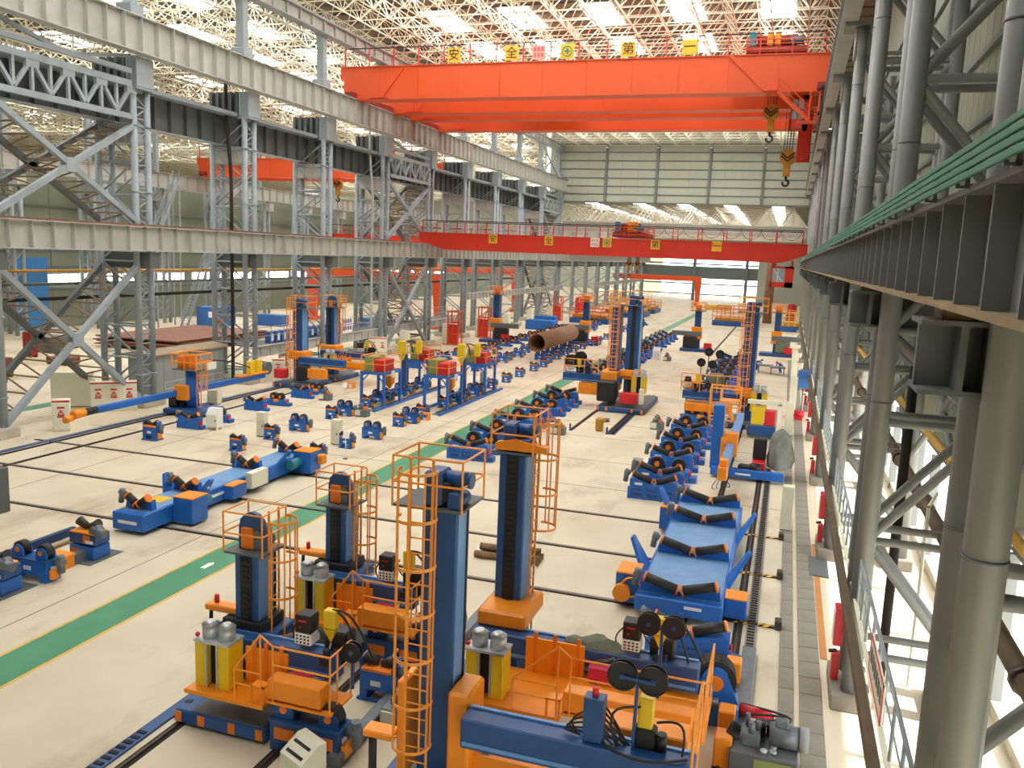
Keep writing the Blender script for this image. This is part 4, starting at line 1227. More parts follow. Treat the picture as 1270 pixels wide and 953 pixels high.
HS += [((3.6, -.9, 2.62), (5.2, -.9, 2.62), .0, .03, 8, (0, -.35)), ((4.3, -.8, 3.4), (3.9, -.9, 2.6), -.2, .025, 8, (-.3, 0)), ((4.6, -.7, 3.1), (5.1, -.8, 2.6), -.3, .025, 8, (.2, 0))]
for hs in HS: m1.add('hose', cable(MB(), *hs), 'rubber')
m1.add('funnel', MB().cb(4.25, 4.52, -.75, -.5, 2.95, 3.55, .02), 'yellow')
m1.add('torch_arm', MB().bar((4.2, -.85, 2.57), (4.22, -.85, 4.0), .06).bar((3.9, -.97, 4.02), (4.55, -.97, 3.98), .05), 'navy')
for dx in (-.28, .28): wire_reel(m1, 4.22 + dx, -.85, 4.0, .26, None, .05)
m1.add('weld_torch', MB().cb(4.2, 4.6, -.8, -.45, 2.57, 2.95, .05).cyl((4.7, -.7, 2.57), (4.7, -.7, 2.9), .1, 10), 'black')
p = m1.add('platform', MB().cb(3.4, 5.15, -.3, .35, 2.0, 2.62, .03).box(1.2, 5.4, -.3, .5, 1.3, 1.36).box(.9, 2.6, -.35, -.3, .6, 1.4), 'orange')
R = MB(); rails_mb(R, [(5.3, -1.1, 1.5), (5.3, -.5, 1.5), (5.3, .4, 1.5)], 2.0, .03, (.5, .75))
m1.add('operator_rail', R, 'safety', p)
m1.spawn('welding_manipulator', 'tall navy column manipulator with caged ladder in front, nearest of all', 'manipulator', (-6.22, 15.35, 0), group='tall column manipulators')
m2 = manipulator(6.35, 1.35, cx=.36, cy=.4, boom=(-.55, 5.2), boom_y=-1.35, boom_h=.62, boom_d=.5, lad='x+', head='motor', plat=(-.15, 2.35, 1.1), plat_y=1.95, carriage=(-1.2, 1.4, -1.6, 2.2), saddle=None,
                 cap=(-.6, .55, -.42, .9), counter=False, reel=False)
m2.add('saddle_front', MB().cb(-.52, .78, -1.3, .5, 1.97, 2.4, .06), 'orange')
for dx in (-.285, .285): wire_reel(m2, 4.33 + dx, -2.2, 3.2, .255, None, .15)
m2.add('reel_post', MB().bar((4.35, -2.2, 1.4), (4.35, -2.2, 3.2), .07).bar((4.05, -2.2, 3.1), (4.65, -2.2, 3.1), .05), 'navy')
m2.add('head_cover', MB().prism([(.9, 6.45), (-.5, 6.45), (-.5, 6.62), (.0, 6.75), (.9, 6.6)], 'y', -.38, -.1), 'orange')
cv = MB(); random.seed(3)
nx, ny = 9, 5; G = []
for i in range(nx):
    for j in range(ny):
        G.append((1.9 + i * .18, -1.62 + j * .14, 2.0 + .16 * sin(i * 1.1 + j) * random.random() + .14 * (1 if 0 < i < nx - 1 else .1) - (.45 if j == 0 else 0) - (.2 if j == ny - 1 else 0)))
cv.add(G, [(i * ny + j, (i + 1) * ny + j, (i + 1) * ny + j + 1, i * ny + j + 1) for i in range(nx - 1) for j in range(ny - 1)], True)
m2.spawn('welding_manipulator', 'tall navy column manipulator with wide orange platform behind the nearest one', 'manipulator', (-6.45, 20.9, 0), group='tall column manipulators')
one('tarpaulin', cv, 'tarp', 'crumpled olive tarpaulin draped over the boom of the second tall manipulator', 'tarpaulin', loc=(-6.45, 20.9, 0.02))

# ================================================================== rows of rolls left of the green path
rc, rt = roll_conveyor(), roll_turning()
rc_nm = roll_conveyor(True, 0)
hyd = hydraulic_unit()
def row(kind, asm, x, ys, name, desc, group, rz=0, sc=1.0):
    for i, y in enumerate(ys):
        asm.spawn(name, '%s, %s %s' % (desc, ORD[i], kind), 'roller', (x, y, 0), rz, group, sc=sc * {id(rc): .8, id(rt): .88}.get(id(asm), 1.0))
row('from the camera in the row left of the green path', rc, -23.65, [39.7, 42.9, 49.9, 53.6, 57.6, 61.6, 65.2, 68.2, 72.2, 76.2, 80.9, 84.6], 'conveyor_roll', 'small blue conveyor roll', 'conveyor rolls left of the green path')
row('from the camera in the row left of the green path', rt, -23.5, [45.8, 51.3, 59.4, 63.4], 'turning_roll', 'blue turning roll', 'turning rolls left of the green path')
row('from the camera in the second row left of the path', rc, -28.65, [39.5, 42.8, 49.9, 55.0, 58.6, 62.4, 77.5, 82.9, 88.2], 'conveyor_roll', 'small blue conveyor roll', 'conveyor rolls in the second row')
row('from the camera in the second row left of the path', rt, -28.5, [45.6, 51.4, 56.6, 60.4, 64.2, 80.2, 85.4, 91.0], 'turning_roll', 'blue turning roll', 'turning rolls in the second row')
row('under the brown pipe', rt, -25.6, [90, 94, 98, 102], 'turning_roll', 'blue turning roll', 'turning rolls under the brown pipe')
row('beyond the brown pipe beside the far walkway', rc, -24.2, [88.5, 92, 96, 100, 104.5, 109, 114, 119, 124, 129, 134], 'conveyor_roll', 'small blue conveyor roll', 'far conveyor rolls by the walkway')
row('in the far second row', rt, -29.2, [96, 100, 104, 108, 112, 117, 122, 127, 132], 'turning_roll', 'blue turning roll', 'far turning rolls in the second row')
rv3, rw3 = roll_large_v(1.9, False, False), roll_large_wheel(1.9)
row('in the third row near the left columns', rv3, -34.7, [43.1, 50.0, 55.9, 76, 84], 'pipe_roll', 'blue pipe roll with V rollers', 'pipe rolls near the left columns', sc=.78)
row('in the third row near the left columns', rw3, -34.5, [45.6, 52.4, 57.8, 80, 88], 'wheel_roll', 'blue wheel roll with dark wheels', 'wheel rolls near the left columns', sc=.78)
row('in the dark line along the far left columns', rw3, -33.6, [93, 97, 101, 105, 109, 113.5, 118, 123, 128], 'wheel_roll', 'blue wheel roll', 'far wheel rolls by the left columns', sc=.85)
rc.spawn('conveyor_roll', 'low blue roll alone beside the outer left rail', 'roller', (-34.45, 39.5, 0))
hyd.spawn('hydraulic_unit', 'grey hydraulic unit with cream panel among the second row of rolls', 'pump unit', (-27.3, 51.7, 0), group='grey hydraulic units')
hyd.spawn('hydraulic_unit', 'grey hydraulic unit beside the left manipulator rolls', 'pump unit', (-32.7, 56.0, 0), group='grey hydraulic units')
hyd.spawn('hydraulic_unit', 'grey hydraulic unit next to the large rolls right of the path', 'pump unit', (-13.5, 52.6, 0), group='grey hydraulic units')
hyd.spawn('hydraulic_unit', 'grey hydraulic unit left of the right-hand roller line', 'pump unit', (-7.8, 57.6, 0), group='grey hydraulic units')
hyd.spawn('hydraulic_unit', 'grey hydraulic unit far behind the tall middle manipulator', 'pump unit', (-12.7, 98.4, 0), group='grey hydraulic units')
hyd.spawn('hydraulic_unit', 'dark hydraulic unit by the far left rolls', 'pump unit', (-31.8, 92, 0), group='grey hydraulic units')
st = Asm()
st.add('top', MB().cb(-.4, .4, -.25, .25, .38, .5, .02), 'orange')
lg = MB().box(-.06, .06, -.2, .2, 0, .38).mesh('leg', 'orange')
st.add('leg', lg, 'orange', loc=(-.33, 0, 0)); st.add('leg', lg, 'orange', loc=(.33, 0, 0))
st.spawn('step_stool', 'small orange step stool between two rolls left of the path', 'stool', (-23.1, 52.7, 0), group='orange step stools')
st.spawn('step_stool', 'orange step stool on the grey plate at the left edge', 'stool', (-23.5, 22.3, 0), group='orange step stools')
st.spawn('step_stool', 'orange step stool beside the left twin manipulators', 'stool', (-33.8, 61.8, 0), group='orange step stools')
# cabinets, signs
cabinet(.55, .45, 1.5).spawn('control_cabinet', 'pale cabinet beside the second conveyor roll of the second row', 'cabinet', (-29.55, 43.2, 0), group='pale control cabinets')
cabinet(.55, .45, 1.5).spawn('control_cabinet', 'pale cabinet beside the second conveyor roll left of the path', 'cabinet', (-24.6, 43.4, 0), group='pale control cabinets')
cabinet(.8, .6, 1.35, 'white', True, True).spawn('control_console', 'white sloping console in front of the left pipe rolls', 'cabinet', (-33.2, 43.5, 0), group='white sloping consoles')
cabinet(.8, .6, 1.3, 'white', True, True).spawn('control_console', 'white sloping console right of the tall middle manipulator', 'cabinet', (-12.2, 76.9, 0), group='white sloping consoles')
cabinet(.8, .6, 1.5, 'white', True, True).spawn('control_console', 'white sloping console far beside the row of large rolls', 'cabinet', (-14.0, 98.6, 0), group='white sloping consoles')
cabinet(.9, .5, 1.0).spawn('control_cabinet', 'cream box behind the low left manipulator column', 'cabinet', (-38.6, 50.6, 0), group='pale control cabinets')
cabinet(.55, .1, 1.5, 'white', False).spawn('control_cabinet', 'white panel left of the first large roll of the right line', 'cabinet', (-6.6, 42.4, 0), group='pale control cabinets')
cabinet(.5, .45, 1.6, 'cream').spawn('control_cabinet', 'pale cabinet right of the raised portal frames', 'cabinet', (-23.9, 66.8, 0), group='pale control cabinets')
sp = sign_post()
sp.spawn('sign_post', 'white sign on a thin stand beside the green path', 'sign', (-22.4, 40.5, 0), group='white signs on stands')
sp.spawn('sign_post', 'white sign on a thin stand behind the second row of rolls', 'sign', (-30.9, 55.6, 0), group='white signs on stands')
sp.spawn('sign_post', 'white sign on a thin stand in the far left rows', 'sign', (-31.0, 112, 0), group='white signs on stands')
danger_cabinet(1, .95, 1.9).spawn('switch_cabinet', 'pale switch cabinet with one warning triangle at the left edge', 'cabinet', (-40.6, 39.0, 0), rz=radians(40), group='switch cabinets with warning signs')
danger_cabinet(3, .95, 2.0).spawn('switch_cabinet', 'pale triple switch cabinet with three warning triangles by the left columns', 'cabinet', (-42.6, 45.3, 0), rz=radians(42), group='switch cabinets with warning signs')
cabinet(2.6, .5, 2.4, 'cream', False).spawn('screen_panel', 'plain pale panel behind the crossed left braces', 'panel', (-45.8, 45.0, 0), rz=radians(35))
danger_cabinet(1, 1.1, 1.9).spawn('switch_cabinet', 'pale switch cabinet just right of the grey shed', 'cabinet', (-41.6, 60.3, 0), rz=radians(25), group='switch cabinets with warning signs')
danger_cabinet(1, 1.0, 1.9).spawn('switch_cabinet', 'pale switch cabinet in front of the third left column', 'cabinet', (-40.9, 62.2, 0), rz=radians(25), group='switch cabinets with warning signs')
danger_cabinet(3, 1.0, 1.9).spawn('switch_cabinet', 'row of pale switch cabinets under the low left beam', 'cabinet', (-41.8, 66.2, 0), rz=radians(60), group='switch cabinets with warning signs')
danger_cabinet(2, 1.0, 2.1).spawn('switch_cabinet', 'pale double switch cabinet behind the raised portal frames', 'cabinet', (-41.6, 82.0, 0), rz=radians(30), group='switch cabinets with warning signs')
for i, y in enumerate((86.2, 98.6, 110.4, 122.6, 134.6, 146.8)):
    cabinet(.9, .9, 2.6, 'cream', True).spawn('column_cabinet', 'tall pale cabinet at the foot of the left columns, %s from the camera' % ORD[i], 'cabinet', (-40.4, y, 0), group='tall cabinets by the left columns')
for i, y in enumerate((98.5, 109.5, 148.5)):
    a = Asm()
    mb = MB()
    for x, yy in ((-.7, -.6), (.7, -.6), (.7, .6), (-.7, .6)): mb.bar((x, yy, 0), (x, yy, 4.2), .14)
    for z in (.1, 1.4, 2.8, 4.2): mb.box(-.75, .75, -.65, -.55, z - .06, z + .06).box(-.75, .75, .55, .65, z - .06, z + .06).box(-.75, -.65, -.6, .6, z - .06, z + .06).box(.65, .75, -.6, .6, z - .06, z + .06)
    mb.bar((-.7, -.6, 0), (.7, -.6, 4.2), .1)
    a.add('frame', mb, 'crane')
    a.add('door', MB().box(-.6, .6, -.58, -.54, .2, 2.6), 'crane_red')
    a.spawn('lift_cage', 'red steel frame cage by the left columns, %s from the camera' % ORD[i], 'cage', (-39.3, y, 0), group='red cages by the left columns')

# ------------------------------------------------------------------ left edge turning rolls on a grey base
a = Asm()
a.add('base_plate', MB().box(-.75, .75, -.8, .8, 0, .03), 'girder_dk')
b = a.add('stand', MB().cb(-.55, .55, -.4, .4, .03, .5, .03), 'blue')
a.add('upper_frame', MB().cb(-.6, .6, -.35, .35, .55, .95, .03), 'navy')
a.add('orange_panel', MB().box(-.45, -.1, -.41, -.4, .1, .42).box(.05, .35, -.36, -.35, .6, .9), 'hub')
a.add('tray', MB().cb(-.55, .55, -.38, .3, .95, 1.02, .02), 'orange')
for s in (-1, 1): a.add('roller', MB().cyl((s * .06, 0, 1.1), (s * .45, 0, 1.3), .12, 12, .17), 'roller')
a.add('gear_motor', MB().cyl((.45, -.35, 1.15), (1.0, -.3, 1.05), .15, 10).cyl((.6, -.35, 1.1), (.6, -.1, 1.1), .2, 12), 'motor')
a.add('name_plate', MB().box(.15, .5, -.362, -.35, .6, .72), 'white')
a.spawn('conveyor_roll', 'blue conveyor roll with orange tray at the left edge of the photo', 'roller', (-23.6, 19.9, 0))
a.spawn('conveyor_roll', 'blue conveyor roll with orange tray on a grey plate beside the long left bed', 'roller', (-23.4, 23.5, 0))
roll_turning(1.6).spawn('turning_roll', 'dark blue turning roll with two big wheels near the left edge', 'roller', (-23.5, 21.2, 0))
one('grey_beam', MB().cb(-.15, .15, 0, 1.9, 0, .4, .02), 'motor', 'short grey beam between the two left edge rolls', 'beam', loc=(-23.3, 21.6, 0))
one('steel_channel', MB().box(-.03, .03, 0, 5.5, 0, .35).box(-.03, .15, 0, 5.5, .3, .35), 'navy', 'blue steel channel lying near the left edge', 'channel', loc=(-25.7, 19.5, 0))
one('floor_rail_piece', MB().box(-.08, .08, 0, 5.5, 0, .12), 'rustbeam', 'rusty rail piece beside the blue channel at left', 'rail', loc=(-25.1, 19.3, 0))
one('floor_post', MB().cb(-.06, .06, -.06, .06, 0, .45, .01), 'navy', 'small blue post on the floor near the left edge', 'post', loc=(-25.0, 25.2, 0))
one('dark_post', MB().cb(-.25, .25, -.25, .25, 0, 1.9, .03), 'girder_dk', 'dark upright post cut by the left edge', 'post', loc=(-30.5, 26.0, 0))

# ------------------------------------------------------------------ long fit-up beds
def fitup_bed(w, L, rollers, plates, z0=.2, h=.55, ps=1.0):
    a = Asm(); v = w / 2
    c = a.add('chassis', MB().cb(-v, v, 0, L, z0, z0 + h, .04), 'blue')
    a.add('deck', MB().box(-v + .1, v - .1, .3, L - .3, z0 + h, z0 + h + .012), 'deckblue', c)
    t = z0 + h
    for y in rollers:
        s = a.add('saddle', MB().prism([(-v + .1, t), (-v + .15, t + .42), (0, t + .12), (v - .15, t + .42), (v - .1, t)], 'y', y + .05, y + .3), 'blue')
        for sg in (-1, 1):
            p0 = (sg * .08, y, t + .22); p1 = (sg * (v - .25), y, t + .52)
            r = a.add('roller', MB().cyl(p0, p1, .16, 14), 'rubber')
            d = (Vector(p1) - Vector(p0)).normalized()
            for p in (p0, p1): a.add('end_flange', MB().cyl(Vector(p) - d * .035, Vector(p) + d * .035, .175, 14), 'hub', r)
        a.add('gear_motor', MB().cyl((-v + .15, y, t + .55), (-v - .1, y, t + .66), .12, 10).cyl((-v + .02, y, t + .75), (-v - .08, y, t + .2), .11, 10), 'motor')
    for sg, y in plates:
        e = sg * v
        pl = MB().prism([(y - .75 * ps, t - .2), (y + .65 * ps, t - .2), (y + .45 * ps, t + 1.15 * ps), (y + .1 * ps, t + 1.15 * ps)], 'x', min(e, e + sg * .12), max(e, e + sg * .12))
        pl.rot(sg * radians(30), 'y', (e, y, t))
        a.add('side_plate', pl, 'blue')
        a.add('plate_hole', MB().cyl((e + sg * .30 * ps, y + .15, t + .5 * ps), (e + sg * (.30 * ps + .13), y + .15, t + .5 * ps - .08), .09 * ps, 10), 'white')
    return a, c, v, t
a, c, v, t = fitup_bed(2.8, 11.9, [.35, 4.3, 8.5, 11.5], [(-1, 2.6), (1, 2.6), (-1, 9.6), (1, 7.4)])
a.add('drive_box', MB().cb(-v - .75, -v, .6, 1.7, .15, 1.15, .03), 'blue')
a.add('box_lid', MB().box(-v - .75, -v, .6, 1.7, 1.15, 1.19), 'orange')
a.add('drive_wheel', MB().cyl((-v - .5, .35, .55), (-v - .5, .58, .55), .3, 14).arc((-v - .2, .5, .75), .32, .04, 'y', 0, 360, 16, 5), 'orange')
a.add('end_box', MB().cb(v, v + .7, .8, 1.6, .1, .75, .03), 'blue')
a.add('end_lid', MB().box(v, v + .7, .8, 1.6, .75, .79), 'orange')
a.add('drive_box', MB().cb(-v - .5, -v, 9.0, 9.9, .15, 1.1, .03), 'blue')
a.add('box_lid', MB().box(-v - .5, -v, 9.0, 9.9, 1.1, 1.14), 'orange')
a.add('lettering', MB().box(.2, .75, -.012, 0, .5, .6), 'white', c)
a.add('carriage_wheel', MB().cyl((v - .1, 1, .2), (v + .1, 1, .2), .2, 12).cyl((-v - .1, 10.6, .2), (-v + .1, 10.6, .2), .2, 12), 'rail')
a.spawn('fitup_bed', 'long blue roller bed with black V rollers right of the middle', 'roller bed', (-2.52, 26.25, 0))
a, c, v, t = fitup_bed(1.5, 11.8, [.6, 3.4, 7.8, 11.3], [(-1, 3.4), (1, 3.4), (-1, 8.2), (1, 9.4)], z0=.15, h=.7, ps=.68)
a.add('drive_box', MB().cb(v, v + .95, 1.7, 2.7, .1, 1.15, .03), 'blue')
a.add('box_lid', MB().box(v, v + .95, 1.7, 2.7, 1.15, 1.19), 'orange')
a.add('drive_box', MB().cb(v, v + 1.0, 10.6, 11.6, .1, 1.2, .03), 'blue')
a.add('box_lid', MB().box(v, v + 1.0, 10.6, 11.6, 1.2, 1.24), 'orange')
a.add('drive_motor', MB().cyl((v + .35, 9.7, .7), (v + .35, 10.6, .7), .25, 14), 'teal')
a.add('drive_motor', MB().cyl((v + .35, 2.7, .7), (v + .35, 3.5, .7), .2, 14), 'teal')
a.add('brake', MB().cb(v + 1.0, v + 1.35, 11.2, 11.6, .5, 1.0, .05), 'orange')
a.add('cable_box', MB().cb(v, v + .5, 5.0, 6.0, .2, .8, .03), 'blue')
a.add('cable_lid', MB().box(v, v + .5, 5.0, 6.0, .8, .84), 'orange')
a.add('control_cabinet', MB().cb(v + .05, v + .42, 6.5, 7.8, .3, 1.05, .02), 'cream')
a.add('lettering', MB().box(-.45, .45, -.012, 0, .42, .55).box(v, v + .012, 3.8, 5.0, .45, .58), 'white', c)
a.add('yellow_pad', MB().box(-.6, .2, 1.6, 2.4, .86, .88), 'signyellow', c)
a.spawn('fitup_bed', 'long blue roller bed lying left of the green path', 'roller bed', (-23.9, 25.9, 0))

# ------------------------------------------------------------------ large rolls right of the path
rv, rw = roll_large_v(), roll_large_wheel()
row('from the camera in the right-hand line', rv, -5.4, [40.2, 42.3, 46.6, 50.8, 55.2, 66.0, 70.2, 74.4, 78.6, 82.8, 87, 91.2, 95.4, 99.6], 'pipe_roll', 'blue V-roller pipe roll', 'pipe rolls in the right-hand line')
row('from the camera in the right-hand line', rw, -5.3, [44.3, 48.6, 52.9, 57.3, 61.5, 64.0, 68.1, 72.3, 76.5, 80.7, 84.9, 89.1, 93.3], 'wheel_roll', 'blue two-wheel roll', 'wheel rolls in the right-hand line')
row('from the camera in the line beside the green path', rv, -16.3, [43.6, 47.6, 52, 56.5, 61, 64.5, 80, 84.2, 88.4, 92.6, 96.8, 101, 105.2, 109.4, 113.6, 117.8, 122, 126], 'pipe_roll', 'blue V-roller pipe roll', 'pipe rolls beside the green path')
row('from the camera in the line beside the green path', rw, -16.2, [45.6, 49.8, 54.2, 58.8, 62.8, 78, 82.1, 86.3, 90.5, 94.7, 98.9, 103.1, 107.3], 'wheel_roll', 'blue two-wheel roll', 'wheel rolls beside the green path')
rv.spawn('pipe_roll', 'blue pipe roll with V rollers just in front of the long right bed', 'roller', (-1.9, 23.9, 0))
a = roll_large_wheel(1.7)
# near big wheel unit behind the second platform
a = Asm()
a.add('frame', MB().cb(-.6, .6, -.5, .6, 0, .55, .04), 'blue')
for s in (-.32, .32):
    h = a.add('side_cheek', MB().prism([(-.55, .55), (-.35, 1.1)] + [(-.32 * cos(radians(q)), 1.15 + .3 * sin(radians(q))) for q in (30, 60, 90, 120, 150)] + [(.35, 1.1), (.6, .55)], 'x', s - .05, s + .05), 'blue')
w_ = a.add('wheel', MB().cyl((-.26, 0, 1.05), (.26, 0, 1.05), .52, 28), 'rubber')
mb = MB()
for k in range(6): mb.cyl((-.24 + k * .09, 0, 1.05), (-.21 + k * .09, 0, 1.05), .53, 28)
a.add('tread', mb, 'roller', w_)
a.add('wheel_hub', MB().cyl((.37, 0, 1.05), (.42, 0, 1.05), .2, 16), 'hub', w_)
a.add('gear_motor', MB().cyl((.5, -.2, .7), (.5, -.2, 1.1), .16, 12).cyl((.5, -.5, .6), (.5, .1, .6), .13, 12), 'motor')
a.rot = None
a.spawn('wheel_roll', 'large rubber wheel roll beside the hydraulic pump at bottom right', 'roller', (-.95, 21.0, 0), rz=radians(-84))
rt2 = roll_turning(1.75, 'navy', True)
rt2.spawn('turning_roll', 'navy turning roll with orange panels under the nearest left platform', 'roller', (-9.6, 15.85, 0))
rt2.spawn('turning_roll', 'navy turning roll under the second left platform', 'roller', (-9.6, 20.4, 0))
rc.spawn('conveyor_roll', 'conveyor roll with orange tray between the two near left manipulators', 'roller', (-9.2, 18.6, 0))
rc.spawn('conveyor_roll', 'dark conveyor roll left of the nearest tall column', 'roller', (-9.0, 22.3, 0))
hyd.spawn('hydraulic_unit', 'grey hydraulic unit with cables left of the nearest tall column', 'pump unit', (-8.1, 17.6, 0), group='grey hydraulic units')
one('grey_beam', MB().cb(-.16, .16, 0, 3.0, 0, .3, .02), 'motor', 'grey floor beam left of the nearest tall column', 'beam', loc=(-8.75, 15.4, 0))
one('grey_beam', MB().cb(-.16, .16, 0, 4.2, 0, .3, .02), 'motor', 'grey floor beam behind the nearest tall column', 'beam', loc=(-8.4, 21.5, 0))
one('grey_beam', MB().cb(-.2, .2, 0, 6.4, 0, .2, .02), 'motor', 'grey floor beam right of the big rubber wheel', 'beam', loc=(-.2, 18.6, 0))
for i, y in enumerate((18.9, 20.1, 22.8)):
    one('stop_block', MB().cb(-.2, .2, -.25, .25, 0, .75, .03), 'orange', 'orange stop block along the grey floor beam, %s from the camera' % ORD[i], 'block', loc=(-.55, y, 0), group='orange stop blocks')
one('red_cylinder', MB().cyl((-.4, 0, .35), (.4, 0, .3), .14, 14).cyl((.4, 0, .3), (.46, 0, .29), .08, 10), 'red', 'red cylinder lying beside the big rubber wheel', 'cylinder', loc=(.1, 20.9, 0))
# near hydraulic pump
a = Asm()
a.add('tank', MB().cb(-.75, .75, -.5, .55, 0, .6, .03), 'girder_dk')
a.add('motor', MB().cyl((.1, .1, .85), (.75, .1, .85), .26, 18), 'motor')
a.add('fan_cover', MB().cyl((.75, .1, .85), (.95, .1, .85), .28, 18), 'shedgrey')
a.add('terminal_box', MB().cb(.2, .5, -.02, .22, 1.08, 1.25, .03), 'motor')
a.add('valve_block', MB().cb(-.5, -.1, -.2, .3, .6, .9, .02).cyl((-.3, -.1, .9), (-.3, -.1, 1.15), .07, 8).cyl((-.4, .2, .9), (-.4, .2, 1.2), .05, 8).cyl((-.15, .1, .9), (-.15, .1, 1.1), .06, 8), 'motor')
a.add('gauge', MB().cyl((.0, -.35, .62), (.0, -.35, .68), .08, 10).cyl((.2, -.3, .62), (.2, -.3, .68), .08, 10).cyl((.2, -.1, .62), (.2, -.1, .68), .08, 10), 'alu')
a.add('filter', MB().cyl((-.1, .42, .6), (-.1, .42, .95), .13, 12).cyl((.15, .45, .6), (.15, .45, .9), .12, 12), 'black')
mb = MB()
for i in range(6): cable(mb, (-.55, -.2 + .1 * i, .75), (-.8 + .05 * i, .2 - .1 * i, .1), -.25 - .05 * i, .03, 8, (-.2, 0))
cable(mb, (-.4, .3, .9), (-.5, 1.8, .3), -.2, .03, 8, (.9, 0)); cable(mb, (-.4, .1, .9), (-.6, 2.2, .35), -.1, .03, 8, (1.1, 0))
a.add('hose', mb, 'rubber')
a.add('front_panel', MB().box(-.2, .6, -.52, -.5, .1, .5), 'olive')
a.spawn('hydraulic_pump', 'dark hydraulic pump with grey motor at the bottom right', 'pump unit', (.35, 19.0, 0))
a = Asm()
a.add('board', MB().prism([(-.35, .0), (-.35, .55), (.1, .85), (.3, .85), (.3, 0)], 'x', -.4, .4), 'cream')
mb = MB()
for r_ in range(2):
    mb.add([(-.3, -.28 + .2 * r_, .605 + .133 * r_), (.3, -.28 + .2 * r_, .605 + .133 * r_), (.3, -.22 + .2 * r_, .645 + .133 * r_), (-.3, -.22 + .2 * r_, .645 + .133 * r_)], [(0, 1, 2, 3)])
a.add('lettering', mb, 'black')
a.spawn('sign_box', 'cream sloping sign box at the bottom edge in front of the near roll', 'sign', (-9.2, 14.95, 0), rz=radians(-25))
# logs
for i, (x, y, z, L, r_) in enumerate(((-9.3, 29.2, .14, 2.5, .14), (-9.2, 29.55, .14, 2.3, .15), (-9.0, 29.9, .14, 1.9, .13), (-9.4, 29.4, .40, 2.0, .14), (-8.9, 29.7, .4, 1.6, .13))):
    one('timber_log', MB().cyl((-L / 2, 0, 0), (L / 2, .08, 0), r_, 9, r_ * .85), 'wood', 'brown timber log in the small pile behind the tall column, %s' % ['front bottom', 'middle bottom', 'rear bottom', 'upper front', 'upper rear'][i], 'log', loc=(x, y, z), group='timber logs')

# ------------------------------------------------------------------ raised portal frames with power sources
def portal():
    a = Asm(); w = .85
    b = a.add('base_beam', MB().box(w, w + .2, -1.6, 12.2, 0, .16), 'blue')
    a.add('base_beam', MB().box(-w - .2, -w, -.2, 11, 0, .16), 'blue')
    a.add('cable_tray', MB().box(w - .55, w - .05, -1.4, 12, 0, .05), 'trench')
    a.add('floor_cable', MB().tube([(w - .3, -1.0, .12), (w - .4, 1, .12), (w - .15, 3, .12), (w - .4, 5.5, .12), (w - .2, 11.5, .12)], .09, 6), 'rustbeam')
    lg = MB().cb(-.09, .09, -.09, .09, .16, 2.45, .01).mesh('leg', 'blue')
    for y0, y1 in ((0, 2.7), (7.9, 10.3)):
        for x in (-w - .05, w + .05):
            for y in (y0, y1): a.add('leg', lg, 'blue', loc=(x, y, 0))
        mb = MB().box(-w - .15, w + .15, y0 - .1, y0 + .1, 2.45, 2.62).box(-w - .15, w + .15, y1 - .1, y1 + .1, 2.45, 2.62).box(-w - .15, -w + .05, y0, y1, 2.45, 2.62).box(w - .05, w + .15, y0, y1, 2.45, 2.62)
        mb.bar((-w, y0, 1.9), (-w + .5, y0, 2.45), .08).bar((w, y0, 1.9), (w - .5, y0, 2.45), .08)
        a.add('top_frame', mb, 'blue')
        a.add('side_tie', MB().box(w, w + .1, y0, y1, 1.2, 1.28), 'blue')
        a.add('deck', MB().box(-w, w, y0, y1, 2.62, 2.66), 'girder_dk')
        a.add('power_source', MB().cb(-w + .02, -.05, y0 + .3, y1 - .6, 2.66, 3.7, .03), 'olive')
        a.add('red_cabinet', MB().cb(.05, w - .02, y0 + .1, y1 - .9, 2.66, 3.5, .03), 'red')
        a.add('guard_rail', rails_mb(MB(), [(-w - .1, y0, 2.62), (0, y0, 2.62), (w + .1, y0, 2.62), (w + .1, y1, 2.62), (-w - .1, y1, 2.62)], 1.15, .03, (.5,), True), 'safety')
    a.add('carrier_post', MB().cb(-.2, .2, 5.2, 5.6, .4, 3.4, .03), 'navy')
    a.add('flux_funnel', MB().cb(-.28, .28, 4.6, 5.1, 3.5, 4.5, .05).prism([(-.28, 3.5), (.28, 3.5), (.08, 3.0), (-.08, 3.0)], 'y', 4.7, 5.0), 'yellow')
    a.add('flux_funnel', MB().cb(.35, .8, 6.6, 7.0, 3.4, 4.4, .05), 'yellow')
    a.add('hose', cable(MB(), (0, 5.2, 4.4), (.7, 8.2, 2.8), -.6, .05), 'rubber')
    a.add('hose', cable(MB(), (.2, 5.4, 4.3), (-.6, 8.4, 2.9), -.5, .05), 'rubber')
    a.add('weld_box', MB().cb(-.5, .1, 2.9, 3.5, 1.3, 2.0, .05).cyl((-.2, 3.2, .95), (-.2, 3.2, 1.3), .08, 8, .3), 'orange')
    a.add('pendant_panel', MB().cb(w + .2, w + .4, .9, 1.1, 2.2, 2.7, .03).box(w + .05, w + .25, .98, 1.02, 2.5, 2.55), 'white')
    return a
pf = portal()
pf.spawn('portal_frame', 'blue portal frame with red cabinets on top in the second row', 'frame', (-28.25, 55.0, 0), group='blue portal frames')
pf.spawn('portal_frame', 'blue portal frame with red cabinets on top next to the green path', 'frame', (-23.65, 56.0, 0), group='blue portal frames')

